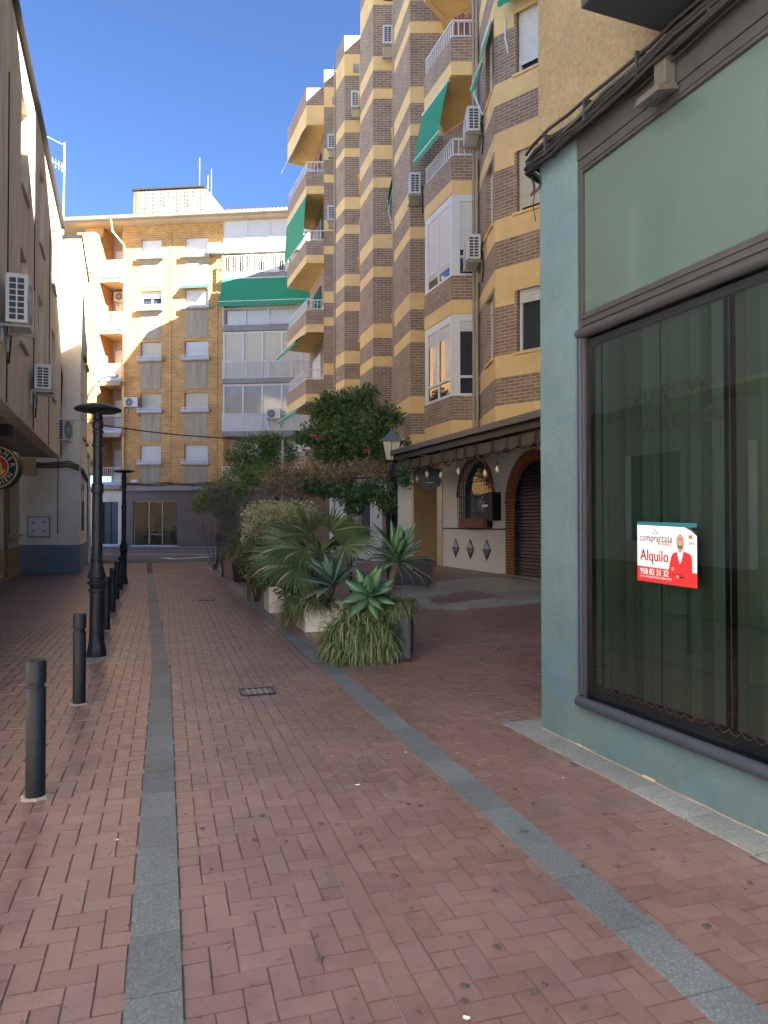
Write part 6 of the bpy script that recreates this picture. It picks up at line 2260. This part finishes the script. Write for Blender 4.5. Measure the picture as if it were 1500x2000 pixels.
def fan_frond(parent, base, dirv, pet, L_, mat, nseg=34, spread=100, droop=0.5):
    """palmate frond: stalk plus radiating folded leaflets that droop at their tips"""
    base = Vector(base)
    d = Vector(dirv).normalized()
    hub = base + d * pet + Vector((0, 0, -0.08 * pet))
    out = Vector((d.x, d.y, d.z * 0.3 - 0.15)).normalized()
    side = out.cross(Vector((0, 0, 1))).normalized()
    upv = side.cross(out).normalized()
    ro = R(random.choice((-1, 1)) * random.uniform(25, 60))
    side, upv = side * math.cos(ro) + upv * math.sin(ro), upv * math.cos(ro) - side * math.sin(ro)
    v, f = [], []
    for i in range(nseg):
        s = -1 + 2 * i / (nseg - 1)
        a = R(spread) * s
        dd = (out * math.cos(a) + side * math.sin(a)).normalized()
        l = L_ * (0.72 + 0.28 * math.cos(a * 0.8)) * random.uniform(0.88, 1.05)
        pv = dd.cross(upv).normalized()
        p = hub.copy()
        b = len(v)
        segs = 5
        g = dd.copy()
        for k in range(segs + 1):
            q_ = k / segs
            w = 0.019 * math.sin(math.pi * (0.12 + 0.86 * q_)) + 0.0012
            v += [tuple(p - pv * w + upv * w * 0.5), tuple(p), tuple(p + pv * w + upv * w * 0.5)]
            p = p + g * (l / segs)
            g = (g + Vector((0, 0, -droop * (q_ ** 1.5) * 0.75)) + upv * 0.02).normalized()
        for k in range(segs):
            j = b + 3 * k
            f += [(j, j + 1, j + 4, j + 3), (j + 1, j + 2, j + 5, j + 4)]
    me = bpy.data.meshes.new('frond')
    me.from_pydata(v, [], f)
    o = link('frond', me, mat, parent)
    MB().tube([base, base.lerp(hub, 0.5) + Vector((0, 0, 0.04)), hub], 0.012, 6, 0.008).build('stalk', 'lime', o)
    return o


def planter_box(label, cx_, cy_, wx, wy, h, mat, rz=TH, boards=True, taper=0.0, name='planter'):
    g = gz(cx_, cy_)
    p = thing(name, label, 'planter', (cx_, cy_, g), world=False)
    p.rotation_euler = (0, 0, rz)
    a, b = wx / 2, wy / 2
    if boards:
        nb = max(3, int(wx / 0.14))
        for sx, sy in ((0, -1), (0, 1), (-1, 0), (1, 0)):
            ln = wx if sx == 0 else wy
            nb = max(3, int(ln / 0.15))
            for i in range(nb):
                t0, t1 = -ln / 2 + ln * i / nb + 0.002, -ln / 2 + ln * (i + 1) / nb - 0.002
                j = random.uniform(0, 0.004)
                if sx == 0:
                    y0, y1 = (sy * b - 0.0 - j, sy * b + sy * 0.02) if sy > 0 else (sy * b - 0.02, sy * b + j)
                    q = MB().box(t0, t1, min(y0, y1), max(y0, y1), 0.02, h + random.uniform(-.004, .004))
                else:
                    x0, x1 = (sx * a, sx * a + sx * 0.02)
                    q = MB().box(min(x0, x1), max(x0, x1), t0, t1, 0.02, h + random.uniform(-.004, .004))
                q.build('board', mat, p)
        MB().box(-a - 0.03, a + 0.03, -b - 0.03, b + 0.03, h + 0.001, h + 0.02).build('rim', mat, p) if False else None
    else:
        q = MB()
        for x0, x1, y0, y1 in ((-a, a, -b, -b + 0.03), (-a, a, b - 0.03, b), (-a, -a + 0.03, -b + 0.03, b - 0.03), (a - 0.03, a, -b + 0.03, b - 0.03)):
            q.box(x0, x1, y0, y1, 0.0, h)
        q.build('box', mat, p, bevel=0.008)
    MB().box(-a + 0.031, a - 0.031, -b + 0.031, b - 0.031, 0.03, h - 0.05).build('soil', 'soil', p)
    return p


# -- near slate planter with trailing variegated grass and two rosettes
c1 = (-0.10, 8.95)
planter_box('tapering slate grey board planter nearest the camera, under the trailing grass', 0.02, 8.98, 0.62, 0.62, 0.62, 'boards', rz=R(-6))
sg = thing('trailing_grass', 'variegated trailing grass spilling over the nearest slate planter', 'plant', (-0.12, 8.8, 0))
blades('leaves', (-0.06, 8.72, 0.58), 0.34, 0.16, 0.12, 700, 0.34, 0.007, 'spider', sg, 1.1)
blades('leaves', (-0.33, 8.60, 0.02), 0.36, 0.22, 0.66, 1900, 0.28, 0.008, 'spider', sg, 1.25)
blades('leaves', (-0.12, 8.50, 0.08), 0.26, 0.10, 0.56, 800, 0.26, 0.008, 'spider', sg, 1.5)
blades('leaves', (0.18, 8.75, 0.66), 0.14, 0.16, 0.06, 170, 0.26, 0.007, 'spider', sg, 1.0)
agave('green agave rosette facing the camera above the trailing grass', (-0.18, 8.52, 0.78), (0.05, -0.75, 0.65), 0.34, 0.082, 24, 'agave', (-0.1, 8.85, 0.55), -12, 78)
agave('large upright agave on a bare leaning stem above the nearest planter', (0.16, 8.9, 1.17), (0.06, -0.22, 1.0), 0.52, 0.074, 28, 'agave', (0.0, 9.0, 0.66), 4, 80)
dl = thing('dry_leaves', 'withered hanging leaves under the large upright agave', 'plant', (0.18, 8.8, 0.9))
for i in range(4):
    x0 = 0.16 + 0.06 * i
    MB().tube([(x0, 8.85, 1.12), (x0 + 0.06 + 0.05 * i, 8.75, 1.0), (x0 + 0.05 + 0.09 * i, 8.72, 0.85 + 0.02 * i)], 0.006, 5, 0.002).build('dry_leaf', 'bark', dl)

# -- white planters with blue agave and fan palm
planter_box('white planter box behind the trailing grass', -1.02, 11.3, 0.60, 0.75, 0.46, 'white', boards=False)
agave('broad blue-green agave leaning left in the second planter', (-0.75, 10.7, 0.72), (-0.30, -0.35, 0.9), 0.58, 0.10, 19, 'agaveblue', (-0.9, 11.1, 0.4), 6, 78)
lg = thing('low_grass', 'fine green and straw grass tufts in the white planter', 'plant', (-1.1, 11.1, 0.4))
blades('leaves', (-1.12, 10.95, 0.38), 0.34, 0.25, 0.15, 700, 0.34, 0.006, 'spider', lg, 1.1)
blades('leaves', (-1.40, 11.0, 0.15), 0.16, 0.2, 0.35, 250, 0.3, 0.006, 'mixed', lg, 1.2)
planter_box('white planter box under the fan palm', -1.95, 13.6, 0.55, 0.75, 0.48, 'white', boards=False)
FP = thing('fan_palm', 'fan palm with arching drooping fronds between the white planters', 'palm', (-1.55, 12.3, 0.2))
MB().tube([(-1.25, 12.4, 0.2), (-1.18, 12.3, 0.7), (-1.10, 12.2, 1.05)], 0.10, 10, 0.07).build('trunk', 'bark', FP)
b0 = (-1.10, 12.2, 1.12)
for dx, dy, dz, pe, l, dp in ((-1.0, -0.5, 0.55, 0.45, 0.72, 0.6), (-0.9, 0.1, 0.9, 0.5, 0.72, 0.6), (-1.0, -0.6, -0.05, 0.55, 0.8, 0.75), (-0.35, -0.5, 1.0, 0.45, 0.7, 0.45), (0.45, -0.3, 1.0, 0.5, 0.72, 0.5), (0.8, 0.2, 0.8, 0.5, 0.75, 0.8),
                            (0.9, -0.5, 0.4, 0.55, 0.7, 0.95), (-0.3, 0.6, 1.0, 0.5, 0.7, 0.4), (-0.75, -0.9, -0.35, 0.5, 0.72, 1.0), (0.1, -0.9, 0.35, 0.4, 0.65, 0.8), (-0.6, -0.9, 0.3, 0.45, 0.7, 0.8), (0.6, 0.7, 0.9, 0.5, 0.7, 0.6), (-1.0, 0.4, 0.4, 0.5, 0.7, 0.7)):
    fan_frond(FP, b0, (dx, dy, dz), pe, l, 'palm', 34, 98, dp)
leaves('undergrowth', [(-1.45, 12.6, 0.55, 0.4, 0.35, 0.4), (-2.0, 13.5, 0.62, 0.3, 0.3, 0.28)], 2200, 0.09, 'vine', FP)


def shrub(label, clumps, n, size, mat, stems=None, group=None, name='shrub', aspect=0.5, extra=None):
    c = clumps[0]
    s = thing(name, label, 'plant' if name != 'tree' else 'tree', (c[0], c[1], gz(c[0], c[1])), group)
    leaves('foliage' if name != 'tree' else 'crown', clumps, n, size, mat, s, aspect=aspect)
    g = gz(c[0], c[1])
    q = MB()
    for i in range(stems or 5):
        k = clumps[i % len(clumps)]
        e = (k[0] + random.uniform(-.6, .6) * k[3], k[1] + random.uniform(-.6, .6) * k[4], k[2] + random.uniform(-.2, .6) * k[5])
        b = (c[0] + random.uniform(-.06, .06), c[1] + random.uniform(-.06, .06), g)
        m_ = [(b[j] + e[j]) / 2 + random.uniform(-.08, .08) for j in range(3)]
        q.tube([b, m_, e], 0.02, 5, 0.006)
    q.build('stems', 'bark', s)
    return s


def pxp(px, py, y):
    return ((px - 750) / 1400 * y, y, 1.65 + (1022 - py) / 1400 * y)


shrub('cream and green variegated shrub behind the fan palm', [(*pxp(530, 1000, 15.5), 0.62, 0.5, 0.26), (*pxp(492, 1040, 15.5), 0.2, 0.4, 0.55), (*pxp(590, 1000, 15.7), 0.4, 0.4, 0.25), (*pxp(560, 1010, 15.6), 0.5, 0.4, 0.3)], 5200, 0.062, 'pale', 8)
shrub('mixed green and reddish shrub above the purple plant', [(*pxp(500, 1090, 15.2), 0.40, 0.4, 0.45), (*pxp(520, 1120, 14.7), 0.42, 0.35, 0.42), (*pxp(470, 1070, 16.6), 0.3, 0.3, 0.4), (*pxp(540, 1070, 15.0), 0.4, 0.4, 0.5)], 5600, 0.075, 'mixed', 7)
shrub('dark purple trailing plant low beside the granite strip', [(*pxp(488, 1112, 15.2), 0.13, 0.15, 0.28), (*pxp(490, 1140, 19.6), 0.10, 0.12, 0.2)], 1300, 0.05, 'purple', 4)
for px, py, y, lab, mt in ((455, 1128, 21.6, 'pink clay pot at the far end of the plant row', 'pinkpot'), (470, 1137, 20.2, 'dark brown pot beside the pink clay pot', 'darkpot')):
    x = (px - 750) / 1400 * y
    g = gz(x, y)
    p = thing('plant_pot', lab, 'pot', (x, y, g), 'pots at the far end of the plant row', world=False)
    if mt == 'pinkpot':
        frus(MB(), (0, 0), 0.20, 0.27, 0, 0.70).build('body', mt, p, bevel=0.01)
    else:
        MB().lathe([(0.17, 0), (0.24, 0.45), (0.25, 0.6), (0.22, 0.6), (0.2, 0.5)], 18).build('body', mt, p, smooth=True)
    MB().lathe([(0.17, 0.55), (0.19, 0.62 if mt == 'pinkpot' else 0.56)], 14).build('soil', 'soil', p)
shrub('grey-green olive shrub in the far pot', [(*pxp(435, 985, 21.8), 0.50, 0.45, 0.50), (*pxp(450, 1020, 21.6), 0.32, 0.3, 0.4), (*pxp(425, 960, 21.9), 0.35, 0.3, 0.35), (*pxp(462, 1055, 21.0), 0.22, 0.2, 0.35)], 6500, 0.065, 'olive', 7, aspect=0.3)
shrub('small leafy plant trailing from the pink clay pot', [(*pxp(452, 1078, 21.5), 0.24, 0.2, 0.12), (*pxp(437, 1085, 21.4), 0.12, 0.15, 0.2)], 420, 0.06, 'lime', 3)
shrub('sunny lime green young tree at the far end of the plants', [(*pxp(420, 965, 24.5), 0.55, 0.5, 0.40), (*pxp(460, 940, 24.5), 0.6, 0.5, 0.5), (*pxp(395, 985, 24.5), 0.35, 0.4, 0.28), (*pxp(450, 975, 24.3), 0.5, 0.45, 0.45), (*pxp(500, 930, 24.8), 0.5, 0.5, 0.4)], 6200, 0.085, 'lime', 8, name='tree')
shrub('middle green tree between the lime tree and the orange tree', [(*pxp(500, 880, 26.5), 0.85, 0.7, 0.6), (*pxp(545, 885, 26.5), 0.7, 0.7, 0.7), (*pxp(470, 905, 26.3), 0.4, 0.5, 0.35), (*pxp(510, 925, 26.0), 0.8, 0.7, 0.5), (*pxp(450, 890, 26.4), 0.25, 0.3, 0.2), (*pxp(525, 860, 26.5), 0.45, 0.5, 0.3)], 8500, 0.10, 'orange', 9, name='tree')
# tall dark tree
T_ = thing('tree', 'tall dark glossy tree rising above the trellis beside the striped block', 'tree', (-1.0, 20.4, gz(-1.0, 20.4)))
cl = []
for px, py, rx, rz_2 in ((690, 790, 0.62, 0.42), (640, 800, 0.5, 0.38), (745, 815, 0.45, 0.36), (680, 850, 0.85, 0.5), (620, 850, 0.5, 0.35), (740, 860, 0.5, 0.4), (660, 890, 0.75, 0.35), (590, 855, 0.28, 0.14), (720, 765, 0.25, 0.22), (775, 815, 0.2, 0.22), (640, 775, 0.2, 0.2), (720, 895, 0.5, 0.3), (800, 862, 0.22, 0.1)):
    cl.append((*pxp(px, py, 20.4 + random.uniform(-.3, .3)), rx * 1.1, rx * 0.7, rz_2 * 1.12))
leaves('crown', cl, 14500, 0.115, 'orange', T_, fill=0.15)
q = MB().tube([(-1.0, 20.4, gz(-1.0, 20.4)), (-0.95, 20.4, 1.4), (-1.05, 20.4, 2.6), (-1.0, 20.4, 3.4)], 0.08, 9, 0.05)
for c in cl[:8]:
    q.tube([(-1.03, 20.4, 2.5), ((c[0] - 1.0) / 2, (c[1] + 20.4) / 2, (c[2] + 2.8) / 2), (c[0], c[1], c[2])], 0.035, 6, 0.012)
q.build('trunk', 'bark', T_, smooth=True)
leaves('blossom', [(*pxp(718, 880, 19.4), 0.10, 0.1, 0.05), (*pxp(625, 855, 19.6), 0.10, 0.1, 0.05), (*pxp(610, 850, 19.6), 0.05, 0.05, 0.05)], 70, 0.06, 'pink', T_, aspect=0.9)
# trellis with dry vine above and dark vine hanging below
TR = thing('vine_trellis', 'wire trellis overgrown with dry brown vine and dark hanging leaves', 'trellis', (-1.4, 16.6, 0.1))
for x, y in ((-0.77, 16.7), (-2.6, 17.4), (0.1, 17.2), (-2.2, 19.2)):
    MB().tube([(x, y, gz(x, y)), (x, y, 2.85)], 0.035, 8).build('post', 'black', TR)
MB().tube([(-2.7, 17.3, 2.8), (0.25, 16.7, 2.85)], 0.025, 6).tube([(-2.3, 19.2, 2.8), (0.3, 18.6, 2.85)], 0.025, 6).build('beam', 'black', TR)
dcl = [(*pxp(x, y, 16.7), rx, 0.7, rz_2) for x, y, rx, rz_2 in ((560, 930, 0.5, 0.38), (610, 925, 0.5, 0.32), (660, 925, 0.5, 0.25), (720, 915, 0.5, 0.26), (580, 955, 0.4, 0.2), (540, 945, 0.35, 0.3))]
leaves('dry_vine', dcl, 7000, 0.062, 'dryvine', TR, fill=0.1)
tw_ = MB()
for i in range(240):
    c = random.choice(dcl)
    p = Vector((c[0] + random.gauss(0, .5) * c[3], c[1] + random.gauss(0, .5) * c[4], c[2] + random.gauss(0, .45) * c[5]))
    e = p + Vector((random.gauss(0, .28), random.gauss(0, .2), random.gauss(0, .09)))
    tw_.tube([p, (p + e) / 2 + Vector((0, 0, random.uniform(-.05, .05))), e], 0.005, 3, 0.003)
tw_.build('twigs', 'twig', TR, kind='stuff')
vcl = [(*pxp(x, y, 16.6), rx, 0.6, rz_2) for x, y, rx, rz_2 in ((640, 955, 0.45, 0.18), (690, 965, 0.5, 0.26), (735, 960, 0.45, 0.28), (690, 990, 0.2, 0.2), (755, 985, 0.2, 0.25), (790, 930, 0.18, 0.25), (610, 950, 0.3, 0.16))]
leaves('hanging_vine', vcl, 4200, 0.10, 'vine', TR, fill=0.15)
# navy planter trough on castors
NP = thing('planter_trough', 'dark navy planter trough on castors in front of the tavern', 'planter', (0.60, 16.9, gz(0.60, 16.9)), world=False)
MB().box(-0.49, 0.49, -0.2, 0.2, 0.11, 0.66).build('trough', 'navy', NP, bevel=0.012)
MB().box(-0.51, 0.51, -0.22, 0.22, 0.661, 0.70).build('rim', 'navy', NP, bevel=0.008)
MB().box(-0.46, 0.46, -0.18, 0.18, 0.08, 0.108).build('bottom_rail', 'black', NP)
for sx in (-0.42, 0.42):
    for sy in (-0.15, 0.15):
        MB().tube([(sx - 0.015, sy, 0.04), (sx + 0.015, sy, 0.04)], 0.04, 12).build('castor', 'black', NP)
        MB().box(sx - 0.02, sx + 0.02, sy - 0.012, sy + 0.012, 0.05, 0.079).build('castor_fork', 'steel', NP)
# turquoise hoarding glimpsed among the far plants
tag(MB().box(-5.1, -4.75, 23.4, 23.44, 0.25, 1.75).build('green_sheet', 'tealsign'), 'turquoise green panel glimpsed behind the olive shrub', 'panel')
